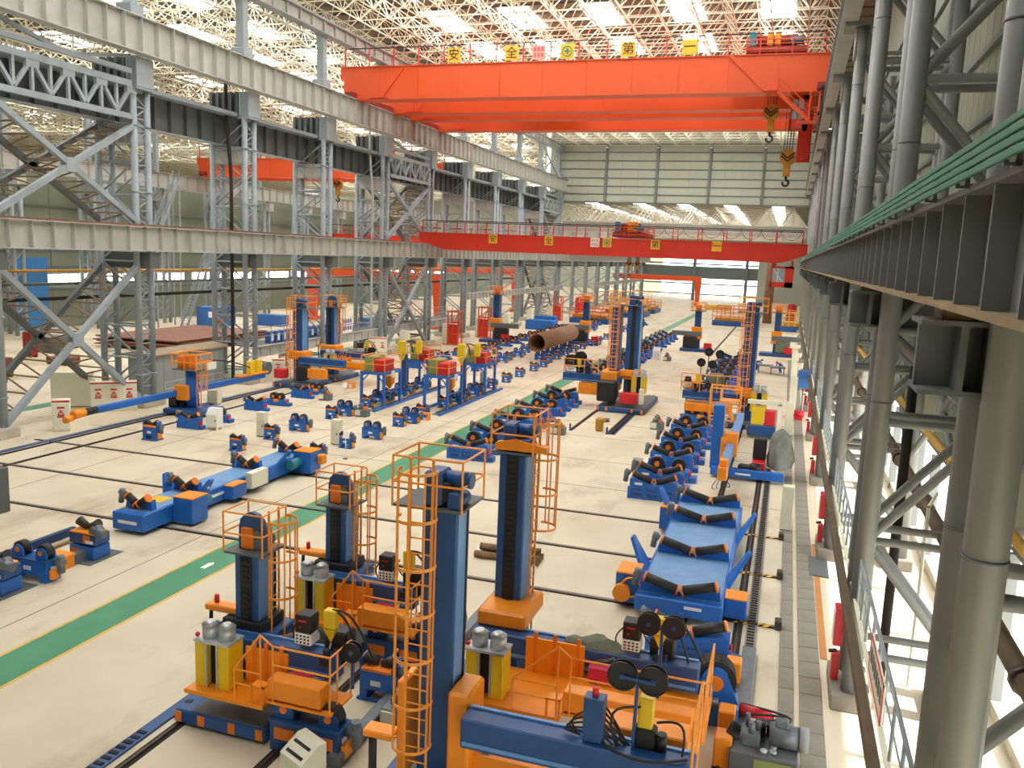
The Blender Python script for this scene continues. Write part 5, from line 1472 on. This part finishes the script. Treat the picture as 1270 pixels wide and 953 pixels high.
# ------------------------------------------------------------------ middle and far manipulators
m5 = manipulator(8.0, 2.0, cx=.5, cy=.55, boom=(-5.2, -.6), boom_y=-.9, boom_h=.6, boom_d=.6, lad=None, head='motor', plat=None, carriage=(-2.1, 1.5, -2.6, 4.6), saddle='orange', cap=(-2.2, 1.0, -.8, .9), counter=False)
m5.add('second_column', MB().cb(-1.75, -1.0, -.5, .5, .72, 7.9, .03), 'navy')
ladder(m5, -1.35, -.95, .9, 8.0, w=.55, face='y-', cage_from=3.2)
m5.add('saddle_block', MB().cb(-2.2, -.9, -1.25, .8, 1.3, 2.9, .06).cb(-.6, .9, -1.0, .6, 2.6, 3.1, .05), 'orange')
m5.add('black_tank', MB().cb(-2.2, -.8, -2.4, -1.2, .74, 2.3, .1), 'black')
m5.add('red_cabinet', MB().cb(-.4, .9, -2.5, -1.7, .74, 1.55, .04), 'red')
m5.add('white_box', MB().cb(1.0, 1.35, -2.2, -1.9, .74, 1.9, .03), 'cream')
flux_tank(m5, .2, -1.2, 1.4, 1.15)
m5.add('work_platform', MB().cb(-3.9, -1.6, -1.2, .3, 1.0, 1.9, .04), 'orange')
R = MB(); rails_mb(R, [(-5.1, -1.2, 2.6), (-3.5, -1.2, 2.6), (-2.4, -1.2, 2.6)], 1.1, .04, (.5,)); R.tube([(-3.4, -1.2, 3.7), (-2.2, -1.2, 2.8)], .04, 5)
m5.add('boom_rail', R, 'safety')
weld_head(m5, -4.9, -1.0, 2.75)
m5.add('torch_box', MB().cb(-3.6, -3.0, -1.1, -.6, 2.6, 3.7, .05), 'navy')
m5.spawn('welding_manipulator', 'tall twin-column manipulator with ladder and left-pointing boom in mid hall', 'manipulator', (-11.0, 64.8, 0))
m6 = manipulator(8.1, 1.75, cx=.45, cy=.45, boom=(-4.4, -.4), boom_y=-.8, boom_h=.6, boom_d=.6, lad='y-', head='motor', plat=None, carriage=(-1.2, 1.2, -1.8, 2.2), saddle='orange', cap=(-1.0, 1.0, -.8, .9), counter=False, dark_strip=False)
m6.add('work_platform', MB().cb(-4.2, -.9, -1.3, .3, .9, 1.5, .04).cb(-4.5, -3.3, .0, 1.5, 2.3, 2.9, .04), 'orange')
R = MB(); rails_mb(R, [(-4.5, -1.2, 2.3), (-3.2, -1.2, 2.3), (-2.0, -1.2, 2.3), (-.6, -1.2, 2.3)], 1.3, .04, (.5,))
m6.add('boom_rail', R, 'safety')
flux_tank(m6, .35, -.9, 1.2, 1.2)
for x, z in ((-3.4, 4.2), (-2.6, 4.1), (-2.9, 5.0), (-2.1, 4.9)): wire_reel(m6, x, 1.0, z, .3, None, 2.2)
m6.add('tool_cover', MB().cb(-2.8, -1.6, -.6, .4, 2.4, 3.6, .2), 'tarp')
weld_head(m6, -4.3, -1.0, 2.6)
L = MB()
rails_mb(L, [(-2.2, -4.0, 0), (-1.5, -4.0, 0), (-.2, -4.0, 0), (-.2, -2.6, 0), (-1.5, -2.6, 0), (-2.2, -2.6, 0)], 3.1, .05, (.3, .6), True)
L.box(-1.5, -.2, -4.0, -2.6, 2.2, 2.26)
L.bar((-1.0, -3.9, 2.2), (-.6, -3.9, 1.0), .3, .2)
m6.add('access_frame', L, 'safety')
m6.spawn('welding_manipulator', 'tall manipulator with long orange ladder on the right side of the hall', 'manipulator', (-2.25, 62.3, 0))
m7 = manipulator(6.4, 1.9, cx=.4, cy=.45, boom=(.4, 4.6), boom_y=-.8, boom_h=.6, boom_d=.5, lad='y-', head='motor', plat=None, carriage=(-1.5, 1.5, -1.8, 2.2), saddle='orange', dark_strip=False)
m7.add('black_tank', MB().cb(.6, 1.5, -1.6, -.9, .74, 1.9, .08), 'black')
m7.add('red_cabinet', MB().cb(-1.4, -.4, -1.8, -1.1, .74, 1.5, .04), 'red')
m7.add('work_platform', MB().cb(.8, 3.2, -1.4, -1.05, .9, 1.7, .05), 'orange')
m7.spawn('welding_manipulator', 'navy manipulator with orange ladder by the left columns, left of a pair', 'manipulator', (-38.0, 61.0, 0), group='pair of manipulators by the left columns')
m7b = manipulator(6.3, 2.0, cx=.42, cy=.45, boom=(-.6, 4.4), boom_y=-.8, boom_h=.6, boom_d=.5, lad='x+', head='arch', plat=(.2, 2.4, 1.2), plat_y=1.2, carriage=(-1.5, 1.5, -1.8, 2.2), saddle='orange')
m7b.spawn('welding_manipulator', 'navy manipulator by the left columns, right of a pair', 'manipulator', (-37.8, 65.8, 0), group='pair of manipulators by the left columns')
# low left manipulator with its boom along the hall
a = Asm()
a.add('carriage', MB().cb(-1.3, 1.6, -1.4, 1.2, .15, .45, .04), 'navy')
a.add('column', MB().cyl((0, 0, .45), (0, 0, 3.0), .42, 18), 'blue')
a.add('cab', MB().cb(-.75, -.3, -.5, .5, .5, 1.8, .05).cb(-1.3, -.75, -.9, .6, .45, 1.5, .08), 'black')
a.add('saddle', MB().cb(-.9, .1, -.75, -.38, .95, 2.0, .06).cb(-1.15, -.85, -.6, .2, .9, 1.7, .05), 'orange')
b = a.add('boom', MB().cb(-1.0, -.65, -7.6, 9.4, 1.2, 1.6, .03), 'blue')
a.add('boom_wrap', MB().cyl((-.82, -7.6, 1.4), (-.82, -8.5, 1.38), .22, 12), 'rubber', b)
a.add('head_motor', MB().cyl((-.82, -8.5, 1.4), (-.82, -9.3, 1.35), .26, 12).cyl((-.82, -9.4, 1.2), (-.82, -9.9, 1.15), .2, 10).sph((-.82, -9.0, 1.5), .2), 'orange', b)
a.add('tail_tray', MB().cb(-1.1, -.5, 6.0, 9.6, 1.6, 1.72, .03), 'orange', b)
a.add('flux_tank', MB().cb(-1.0, -.6, 7.4, 7.9, 1.72, 2.7, .04).cb(-1.0, -.6, 8.4, 8.9, 1.72, 2.7, .04), 'yellow', b)
a.add('tail_reel', MB().cyl((-.95, 9.8, 1.9), (-.65, 9.8, 1.9), .5, 16), 'motor', b)
t_ = a.add('top_platform', MB().box(-1.0, .95, -.8, .8, 3.0, 3.06), 'girder_dk')
a.add('guard_rail', rails_mb(MB(), [(-1, -.8, 3), (0, -.8, 3), (.95, -.8, 3), (.95, .8, 3), (-1, .8, 3)], 1.1, .05, (.5,), True), 'safety', t_)
a.add('drive_unit', MB().cb(-.9, -.5, -.4, .3, 3.06, 3.9, .05).cb(-.3, .2, -.5, .3, 3.06, 4.0, .05), 'hub', t_)
ladder(a, .75, -.3, .3, 3.0, face='x+', cage_from=1.8)
mb = MB(); cable(mb, (.6, .5, 3.6), (-.7, 7.5, 2.2), -.2, .05); a.add('hose', mb, 'rubber')
a.add('notice', MB().cb(1.0, 1.02, .2, 1.2, 3.0, 3.5, .004), 'white', t_)
a.spawn('welding_manipulator', 'low blue manipulator with round column and boom along the left rails', 'manipulator', (-37.6, 47.0, 0))
# right manipulator with the boom pointing at the camera
a = Asm()
b = a.add('carriage', MB().cb(-1.5, 2.3, -1.0, -.6, .15, .6, .03).cb(-1.5, -.9, -.6, 4.2, .15, .4, .03).cb(.85, 1.25, -.6, 4.2, .15, .4, .03), 'blue')
wm = MB().cyl((-.1, 0, 0), (.1, 0, 0), .2, 12).mesh('wheel', 'rail')
for x in (-.65, 1.08):
    for y in (-.4, 3.8): a.add('wheel', wm, 'rail', b, loc=(x, y, .26))
a.add('name_strip', MB().box(-.2, .6, -1.012, -1.0, .32, .42), 'white', b)
a.add('column', MB().cb(-1.6, -1.0, -.5, .2, .4, 3.9, .03), 'blue')
bm2 = a.add('boom', MB().cb(-.78, -.36, -5.4, 9.8, 1.4, 1.86, .03), 'lightblue')
a.add('boom_side', MB().box(-.80, -.78, -5.2, 9.6, 1.5, 1.62), 'navy', bm2)
a.add('saddle', MB().cb(-1.0, -.2, -.4, .3, 1.1, 2.4, .05).cb(-1.1, -.8, -.6, -.1, .9, 2.2, .05), 'orange')
a.add('boom_head', MB().cb(-.8, -.34, -6.2, -5.4, 1.2, 1.85, .05).cb(-.76, -.36, -5.9, -5.3, 1.85, 2.15, .04), 'orange')
for i in range(5): a.add('torch_cable', cable(MB(), (-.75 + .09 * i, -6.1, 1.3), (-.85 + .13 * i, -6.2, .75 + .05 * i), .15, .02, 5, (.1 * (i - 2), -.1)), 'rubber')
a.add('generator', MB().cb(.6, 1.3, -.3, .7, .4, .95, .05), 'red')
a.add('black_box', MB().cb(.6, 1.3, .4, 1.4, .95, 2.1, .05), 'black')
a.add('winch', MB().cb(-.1, 1.0, -.55, .0, .4, .75, .08).cyl((.5, -.5, .65), (1.1, -.5, .65), .25, 12), 'black')
a.spawn('welding_manipulator', 'blue manipulator on the right with its boom pointing towards the camera', 'manipulator', (-1.7, 46.8, 0))
tp = MB(); random.seed(5)
prev = None
V = []; n = 14; lv = [(0, .62), (.5, .66), (1.0, .58), (1.5, .5), (1.95, .36), (2.15, .05)]
for z, r_ in lv:
    for i in range(n):
        q = 2 * pi * i / n; k = r_ * (1 + .22 * sin(3 * q + 2 * z) + .12 * sin(7 * q + z) + .08 * random.uniform(-1, 1))
        V.append((k * cos(q), k * 1.2 * sin(q), z))
tp.add(V, [(j * n + i, j * n + (i + 1) % n, (j + 1) * n + (i + 1) % n, (j + 1) * n + i) for j in range(len(lv) - 1) for i in range(n)], True)
one('covered_machine', tp, 'tarpgrey', 'machine wrapped in a grey tarpaulin on the right floor rail', 'cover', loc=(.3, 47.3, .6))
a = Asm()
a.add('frame', MB().box(-1.0, 1.2, -.2, .2, 2.3, 2.55).box(.95, 1.2, -.2, .2, 0, 2.4), 'cream')
a.add('power_source', MB().cb(-.7, .1, -.3, .6, .9, 2.1, .04), 'yellow')
a.add('red_cabinet', MB().cb(.15, .85, -.3, .6, .9, 1.9, .04), 'red')
a.add('base', MB().cb(-.9, .9, -.4, .8, .2, .9, .05), 'navy')
a.spawn('power_stand', 'cream frame over a yellow and red power source on the right', 'frame', (-.95, 58.2, 0))

def small_manip(label, loc, H, m='navy', flip=1, tarp=False):
    a = Asm()
    a.add('base', MB().cb(-2.0, 2.0, -1.2, 1.2, 0, .4, .04), m)
    a.add('column', MB().cb(-.4, .4, -.4, .4, .4, H, .03), m)
    a.add('saddle', MB().cb(-.7, .6, -.7, .5, 1.6, 3.2, .08), 'orange')
    a.add('boom', MB().cb(-.6, 3.2, -.8, -.3, 2.0, 2.6, .04) if flip > 0 else MB().cb(-3.2, .6, -.8, -.3, 2.0, 2.6, .04), 'motor')
    a.add('tank', MB().cb(.8 * flip - .9, .8 * flip + .9, -.9, .3, .4, 2.0, .15), 'tarp' if tarp else 'black')
    t = a.add('top_platform', MB().box(-.9, .9, -.8, .8, H, H + .06), 'girder_dk')
    a.add('guard_rail', rails_mb(MB(), [(-.9, -.8, H), (.9, -.8, H), (.9, .8, H), (-.9, .8, H)], 1.1, .05, (.5,), True), 'safety', t)
    a.add('drive_unit', MB().cb(-.4, .4, -.3, .3, H + .06, H + .9, .1), 'hub', t)
    a.add('red_cabinet', MB().cb(1.0, 2.0, -1.0, -.4, .4, 1.2, .04), 'red')
    a.spawn('welding_manipulator', label, 'manipulator', loc)
small_manip('small far manipulator beside the row of large rolls', (-10.8, 112, 0), 5.2, flip=-1)
small_manip('far manipulator with grey tarpaulin on the right', (-.9, 113, 0), 5.5, tarp=True)
small_manip('far navy manipulator among the left rows', (-25.3, 110.5, 0), 5.6, flip=-1)
small_manip('far navy manipulator by the left columns with red box', (-36.0, 105, 0), 6.2)
# rails and base frames on the far right, orange frames
def rack_frame(label, x, y, w, d, h, m):
    a = Asm()
    a.add('bed', MB().cb(-w / 2, w / 2, -d / 2, d / 2, 0, .9, .04), 'navy')
    mb = MB()
    n = 5
    rails_mb(mb, [(-w / 2 + w * i / n, -d / 2, .9) for i in range(n + 1)], h, .07, (.35, .7))
    rails_mb(mb, [(-w / 2 + w * i / n, d / 2, .9) for i in range(n + 1)], h, .07, (.35, .7))
    a.add('rail_frame', mb, m)
    a.add('load', MB().cb(-w / 2 + .4, w / 2 - .4, -d / 2 + .3, d / 2 - .3, .9, 1.5, .1), 'brass')
    a.spawn('rack_frame', label, 'frame', (x, y, 0))
rack_frame('orange railed frame on the far right floor', -9.0, 166, 8, 10, 2.4, 'crane')
rack_frame('grey and yellow frame at the far right', 1.0, 160, 5, 8, 2.5, 'pathyellow')
rack_frame('orange railed frame at the far left of the walkway', -31, 172, 8, 10, 1.8, 'orange')
rack_frame('second orange railed frame farther along the walkway', -31, 188, 8, 9, 1.8, 'orange')
rack_frame('red railed frame on the far floor left of the walkway', -33, 150, 7, 8, 1.8, 'crane')
one('brown_stack', MB().cyl((0, 0, 0), (0, 0, 13), .9, 12), 'pipebrown', 'tall brown stack rising at the far right', 'stack', loc=(-3.6, 176, 0))
for i, (x, y) in enumerate(((-6.3, 178), (.9, 178), (-38, 160))):
    one('red_tank', MB().cyl((0, 0, 0), (0, 0, 3.6), 1.0, 14).cyl((0, 0, 3.6), (0, 0, 4.0), 1.0, 14, .4), 'red', 'far red tank, %s' % ['left of the brown stack', 'right of the brown stack', 'left of the far walkway'][i], 'tank', loc=(x, y, 0))
one('flat_trolley', MB().prism([(-3, 0), (3, 0), (3.4, 1.2), (-3.4, 1.2)], 'y', -2, 2), 'pathyellow', 'flat yellow trolley on the far floor by the bright end', 'trolley', loc=(-16, 214, 0))
for i, (x, y, L, n) in enumerate(((-36.5, 128, 4.5, 'left of the far walkway'), (-38.5, 138, 3.5, 'by the last left columns'))):
    one('blue_container', MB().cb(-L / 2, L / 2, -1.2, 1.2, 0, 1.5, .05), 'blue', 'low blue container %s' % n, 'container', loc=(x, y, 0))
row('on the far floor beyond the crane', rw3, -24.5, [142, 146, 150], 'wheel_roll', 'dark blue wheel roll', 'far wheel rolls beyond the crane')
row('in the far cluster left of the walkway', rw3, -31.5, [138, 141, 144], 'wheel_roll', 'dark blue wheel roll', 'far cluster of wheel rolls')

# big brown pipe lying on its rolls
a = Asm()
n = 28; V = []; F = []
for j, (y, r_) in enumerate(((0, 1.0), (15.5, 1.0), (15.5, .93), (0, .93))):
    for i in range(n):
        q = 2 * pi * i / n; V.append((r_ * cos(q), y, r_ * sin(q)))
for j in range(4):
    for i in range(n): F.append((j * n + i, j * n + (i + 1) % n, ((j + 1) % 4) * n + (i + 1) % n, ((j + 1) % 4) * n + i))
one('steel_pipe', MB().add(V, F, True), 'pipebrown', 'large brown steel pipe lying on rolls left of the path', 'pipe', loc=(-25.8, 89, 2.0))
for i, (x, y) in enumerate(((-21.2, 86.5), (-20.6, 88), (-21.0, 90))):
    a = Asm()
    a.add('drum', MB().cyl((-.25, 0, .7), (.25, 0, .7), .35, 14), 'black')
    a.add('flange', MB().cyl((-.3, 0, .7), (-.25, 0, .7), .65, 18).cyl((.25, 0, .7), (.3, 0, .7), .65, 18), 'black')
    a.spawn('cable_drum', 'black cable drum beside the brown pipe, %s' % ['front left', 'front right', 'rear'][i], 'drum', (x, y, -.05), rz=radians(80))

# brass pump, cream cabinets at the right
a = Asm()
a.add('body', MB().cb(-.25, .25, -.2, .2, 0, .9, .08).cyl((0, 0, .7), (.45, 0, .8), .16, 10), 'brass')
a.add('motor', MB().cyl((.3, 0, .75), (.65, 0, .8), .14, 10), 'motor')
a.spawn('brass_pump', 'small brass coloured pump on the floor before the tall middle manipulator', 'pump', (-11.3, 55.0, 0))
for i, (x, y, h) in enumerate(((.75, 38.0, 2.0), (.8, 60.0, 2.3), (1.0, 67.0, 3.2), (1.1, 79.0, 3.0), (1.2, 92, 3.0))):
    cabinet(.5, .5, h, 'cream', False).spawn('cable_pillar', 'tall cream cabinet standing on the trench covers, %s from the camera' % ORD[i], 'cabinet', (x, y, 0), group='cream pillars on the trench')
for i, k in enumerate((1, 2, 3, 4, 5)):
    a = Asm()
    a.add('box', MB().cb(-.12, .12, -.3, .3, 1.5, 2.5, .02), 'red')
    a.add('door', MB().box(-.14, -.12, -.25, .25, 1.55, 2.45), 'white')
    a.add('lower_box', MB().cb(-.1, .1, -.2, .2, .5, 1.2, .02), 'red')
    a.add('hose_valve', MB().cyl((-.2, -.2, 1.3), (0, -.2, 1.35), .05, 8), 'black')
    a.spawn('hydrant_box', 'red fire hydrant box on the %s right column from the camera' % ORD[k], 'hydrant', (2.05, yk(k) - .25, 0), group='red hydrant boxes')
a = Asm()
a.add('box', MB().cb(-.45, .45, -.3, .3, 2.0, 3.4, .03), 'bluebox')
a.add('post', MB().box(-.05, .05, -.05, .05, 0, 2.0), 'girt')
a.spawn('switch_box', 'blue switch box beside the right columns', 'box', (1.75, 70, 0))
one('red_pump', MB().cyl((-.4, 0, .5), (.4, 0, .5), .25, 12).cb(-.3, .3, -.2, .2, 0, .3, .02), 'red', 'small red pump on the floor below the blue switch box', 'pump', loc=(1.5, 66.5, 0))
for i, (x, y) in enumerate(((-1.7, 94.8), (-.4, 93.6))):
    a = Asm()
    a.add('top', MB().cb(-.8, .8, -.5, .5, .7, .85, .02), 'motor')
    a.add('leg', MB().box(-.7, -.6, -.4, .4, 0, .7).box(.6, .7, -.4, .4, 0, .7), 'motor')
    a.spawn('work_bench', 'grey work bench on the bright right floor, %s one' % ['left', 'right'][i], 'bench', (x, y, 0))

# ------------------------------------------------------------------ shed and neighbouring bay
a = Asm()
a.add('wall', MB().box(-.1, .1, 0, 8.4, 0, 3.0).box(-1.9, -.1, 0, .12, 0, 3.0).box(-1.9, -.1, 8.28, 8.4, 0, 3.0).box(-2.0, -1.9, 0, 8.4, 0, 3.0), 'shedgrey')
pm = MB().cb(-.02, .02, .02, 1.16, .1, 2.95, .01).mesh('panel', 'shedgrey')
for i in range(7): a.add('panel', pm, 'shedgrey', loc=(.12, .05 + 1.19 * i, 0))
a.add('roof', MB().prism([(-2.3, 3.0), (.35, 3.0), (.35, 3.12), (-1.0, 3.4), (-2.3, 3.15)], 'y', -.3, 8.7), 'shedroof')
a.spawn('site_shed', 'long grey shed with flat brown roof behind the low left manipulator', 'shed', (-44.0, 50.4, 0))
R = MB(); rails_mb(R, [(0, i * 1.6, 0) for i in range(8)], 1.0, .03, (.5,))
one('barrier_rail', R, 'alu', 'low grey barrier rail in front of the grey shed', 'rail', loc=(-43.6, 51.4, 0))
for i in range(7):
    one('steel_sheet', MB().cb(-5.2, 5.2, -8, 8, 0, .12, .01), 'plate', 'rust-brown steel sheet in the neighbouring bay, %s in its stack from the floor' % ORD[i], 'steel sheet', loc=(-64.5 + random.uniform(-.4, .4), 80 + random.uniform(-.4, .4), .3 + .14 * i), rz=random.uniform(-.03, .03), group='stacked brown steel sheets')
mb = MB()
for y in (-6, -2, 2, 6): mb.box(-5, 5, y - .15, y + .15, 0, .3)
one('timber_bearers', mb, 'wood', 'timber bearers under the stack of brown steel sheets', 'timber', kind='stuff', loc=(-64.5, 80, 0))
a = Asm()
a.add('body', MB().cb(-1.6, 1.6, -2.2, 2.2, 0, 2.7, .05), 'bluebox')
a.add('window', MB().box(.4, 1.2, -2.23, -2.2, 1.3, 2.1).box(1.6, 1.63, -1.0, .0, 1.2, 2.1), 'white')
a.spawn('site_cabin', 'blue site cabin with a white window in the neighbouring bay', 'cabin', (-75.5, 99.6, 0))
for i, (x, y, L) in enumerate(((-56, 110, 5), (-70, 105, 4))):
    one('blue_container', MB().cb(-L / 2, L / 2, -1, 1, 0, 1.6, .05), 'bluebox', 'low blue container in the neighbouring bay, %s one' % ['nearer', 'farther'][i], 'container', loc=(x, y, 0))
cyl_m = Asm()
for i in range(14):
    a = Asm()
    a.add('body', MB().cb(-.3, .3, -.3, .3, 0, 1.0, .05), 'bluebox')
    a.add('face', MB().box(.3, .32, -.15, .15, .2, .8), 'white')
    a.spawn('supply_box', 'small blue box on the low left beam, %s from the left in its row' % ORD[i], 'box', (-43.0, 64.0 + .95 * i, 2.95), group='blue boxes on the low beam')
R = MB(); rails_mb(R, [(0, i * 2.0, 0) for i in range(24)], 1.5, .035, (.5,))
one('mezzanine_rail', R, 'steel', 'grey guard rail along the low left beam', 'rail', loc=(-42.5, 61.5, 2.95))
a = Asm()
a.add('board', MB().cb(-.05, .05, -1.1, 1.1, 0, 1.7, .02), 'white')
mb = MB()
for i in range(4):
    for j in range(2): mb.box(.05, .07, -.9 + i * .48, -.6 + i * .48, .3 + j * .7, .7 + j * .7)
a.add('lettering', mb, 'bluebox')
a.add('border', MB().box(.05, .07, -1.1, -1.0, 0, 1.7).box(.05, .07, -1.1, 1.1, .82, .9), 'red')
a.spawn('notice_board', 'white notice board with blue writing on the low left beam', 'sign', (-42.3, 76.5, 2.95))
for i, (x, y, w, h, m) in enumerate(((-60, 52, 1.2, 1.6, 'rust'), (-58, 49.5, 1.4, 1.1, 'rust'), (-68, 62, 1.0, 2.4, 'crane_dark'), (-70, 66, 3.0, 1.6, 'pipe_grey'), (-62, 60, 2.2, .7, 'rust'), (-52, 98, 4, 1.4, 'girder_dk'), (-58, 92, 3.5, .5, 'girder_dk'), (-66, 128, 3, 2.6, 'cream'))):
    nm = ['rusty upright crate', 'low rusty crate', 'dark red upright cupboard', 'grey machine bed', 'flat rusty bin', 'dark machine bed', 'flat dark plate stack', 'pale cupboard'][i]
    a = Asm()
    a.add('body', MB().cb(-w / 2, w / 2, -w * .4, w * .4, .15, h, .04), m)
    a.add('skid', MB().box(-w / 2, w / 2, -w * .35, -w * .25, 0, .15).box(-w / 2, w / 2, w * .25, w * .35, 0, .15), 'wood')
    a.spawn('crate', '%s on the floor of the neighbouring bay' % nm, 'crate', (x, y, 0))

# ================================================================== workers
def worker(label, loc, pose, cloth, helmet, rz=0):
    J, E = pose
    root = bpy.data.objects.new('person', None); COL.objects.link(root)
    root.location = loc; root.rotation_euler = (0, 0, rz); root['label'] = label; root['category'] = 'person'
    def skin(name, keys, scale, material):
        ks = list(keys); idx = {k: i for i, k in enumerate(ks)}
        me = bpy.data.meshes.new(name)
        me.from_pydata([J[k][0] for k in ks], [(idx[p], idx[q]) for p, q in E if p in idx and q in idx], [])
        o = bpy.data.objects.new(name, me); COL.objects.link(o); o.parent = root
        me.materials.append(MATS[material])
        md = o.modifiers.new('skin', 'SKIN')
        sv = me.skin_vertices[0].data
        for k in ks:
            r_ = J[k][1] * scale; sv[idx[k]].radius = (r_, r_)
        sv[idx[ks[0]]].use_root = True
        o.modifiers.new('sub', 'SUBSURF').levels = 1
        o.modifiers['sub'].render_levels = 1
        return o
    skin('body', J.keys(), .9, 'skin')
    skin('overalls', [k for k in J if k not in ('neck', 'head', 'headtop', 'handL', 'handR')], 1.12, cloth)
    h = J['headtop'][0]
    hm = MB().sph((0, 0, 0), .14, 10, 6, .8).cyl((0, 0, -.02), (0, 0, .0), .17, 12)
    o = one('helmet', hm, helmet); o.parent = root; o.location = (h[0], h[1], h[2] + .0)
EDG = [('hip', 'spine'), ('spine', 'chest'), ('chest', 'neck'), ('neck', 'head'), ('head', 'headtop'), ('chest', 'shL'), ('shL', 'elL'), ('elL', 'wrL'), ('wrL', 'handL'), ('chest', 'shR'), ('shR', 'elR'), ('elR', 'wrR'), ('wrR', 'handR'),
       ('hip', 'hipL'), ('hipL', 'knL'), ('knL', 'anL'), ('anL', 'toL'), ('hip', 'hipR'), ('hipR', 'knR'), ('knR', 'anR'), ('anR', 'toR')]
stand = ({'hip': ((0, 0, .95), .13), 'spine': ((0, 0, 1.15), .13), 'chest': ((0, 0, 1.38), .15), 'neck': ((0, -.01, 1.52), .06), 'head': ((0, -.03, 1.62), .09), 'headtop': ((0, -.03, 1.70), .09),
          'shL': ((-.19, 0, 1.42), .07), 'elL': ((-.26, 0, 1.13), .05), 'wrL': ((-.25, -.08, .90), .04), 'handL': ((-.25, -.1, .80), .04),
          'shR': ((.19, 0, 1.42), .07), 'elR': ((.26, 0, 1.13), .05), 'wrR': ((.2, -.15, .95), .04), 'handR': ((.18, -.2, .88), .04),
          'hipL': ((-.1, 0, .88), .10), 'knL': ((-.11, -.02, .48), .075), 'anL': ((-.12, .02, .1), .055), 'toL': ((-.12, -.14, .05), .05),
          'hipR': ((.1, 0, .88), .10), 'knR': ((.12, -.04, .48), .075), 'anR': ((.14, -.02, .1), .055), 'toR': ((.15, -.17, .05), .05)}, EDG)
bend = ({'hip': ((0, .1, .85), .13), 'spine': ((0, -.05, 1.0), .13), 'chest': ((0, -.25, 1.12), .15), 'neck': ((0, -.38, 1.16), .06), 'head': ((0, -.47, 1.16), .09), 'headtop': ((0, -.54, 1.2), .09),
         'shL': ((-.19, -.28, 1.1), .07), 'elL': ((-.22, -.4, .85), .05), 'wrL': ((-.15, -.55, .72), .04), 'handL': ((-.13, -.62, .7), .04),
         'shR': ((.19, -.28, 1.1), .07), 'elR': ((.22, -.4, .85), .05), 'wrR': ((.15, -.55, .74), .04), 'handR': ((.13, -.62, .72), .04),
         'hipL': ((-.1, .1, .8), .10), 'knL': ((-.12, -.08, .45), .075), 'anL': ((-.13, .06, .1), .055), 'toL': ((-.13, -.1, .05), .05),
         'hipR': ((.1, .1, .8), .10), 'knR': ((.13, -.1, .45), .075), 'anR': ((.15, .04, .1), .055), 'toR': ((.16, -.12, .05), .05)}, EDG)
worker('person in red overalls standing beside the blue site cabin', (-73.2, 97.0, 0), stand, 'workred', 'workred', .4)
worker('person in blue work clothes bending over the right bench', (-.1, 95.0, 0), bend, 'workblue', 'red', -.9)
worker('person in blue work clothes at the left bench by the tall ladder', (-2.6, 96.0, 0), bend, 'workblue', 'workblue', 1.2)
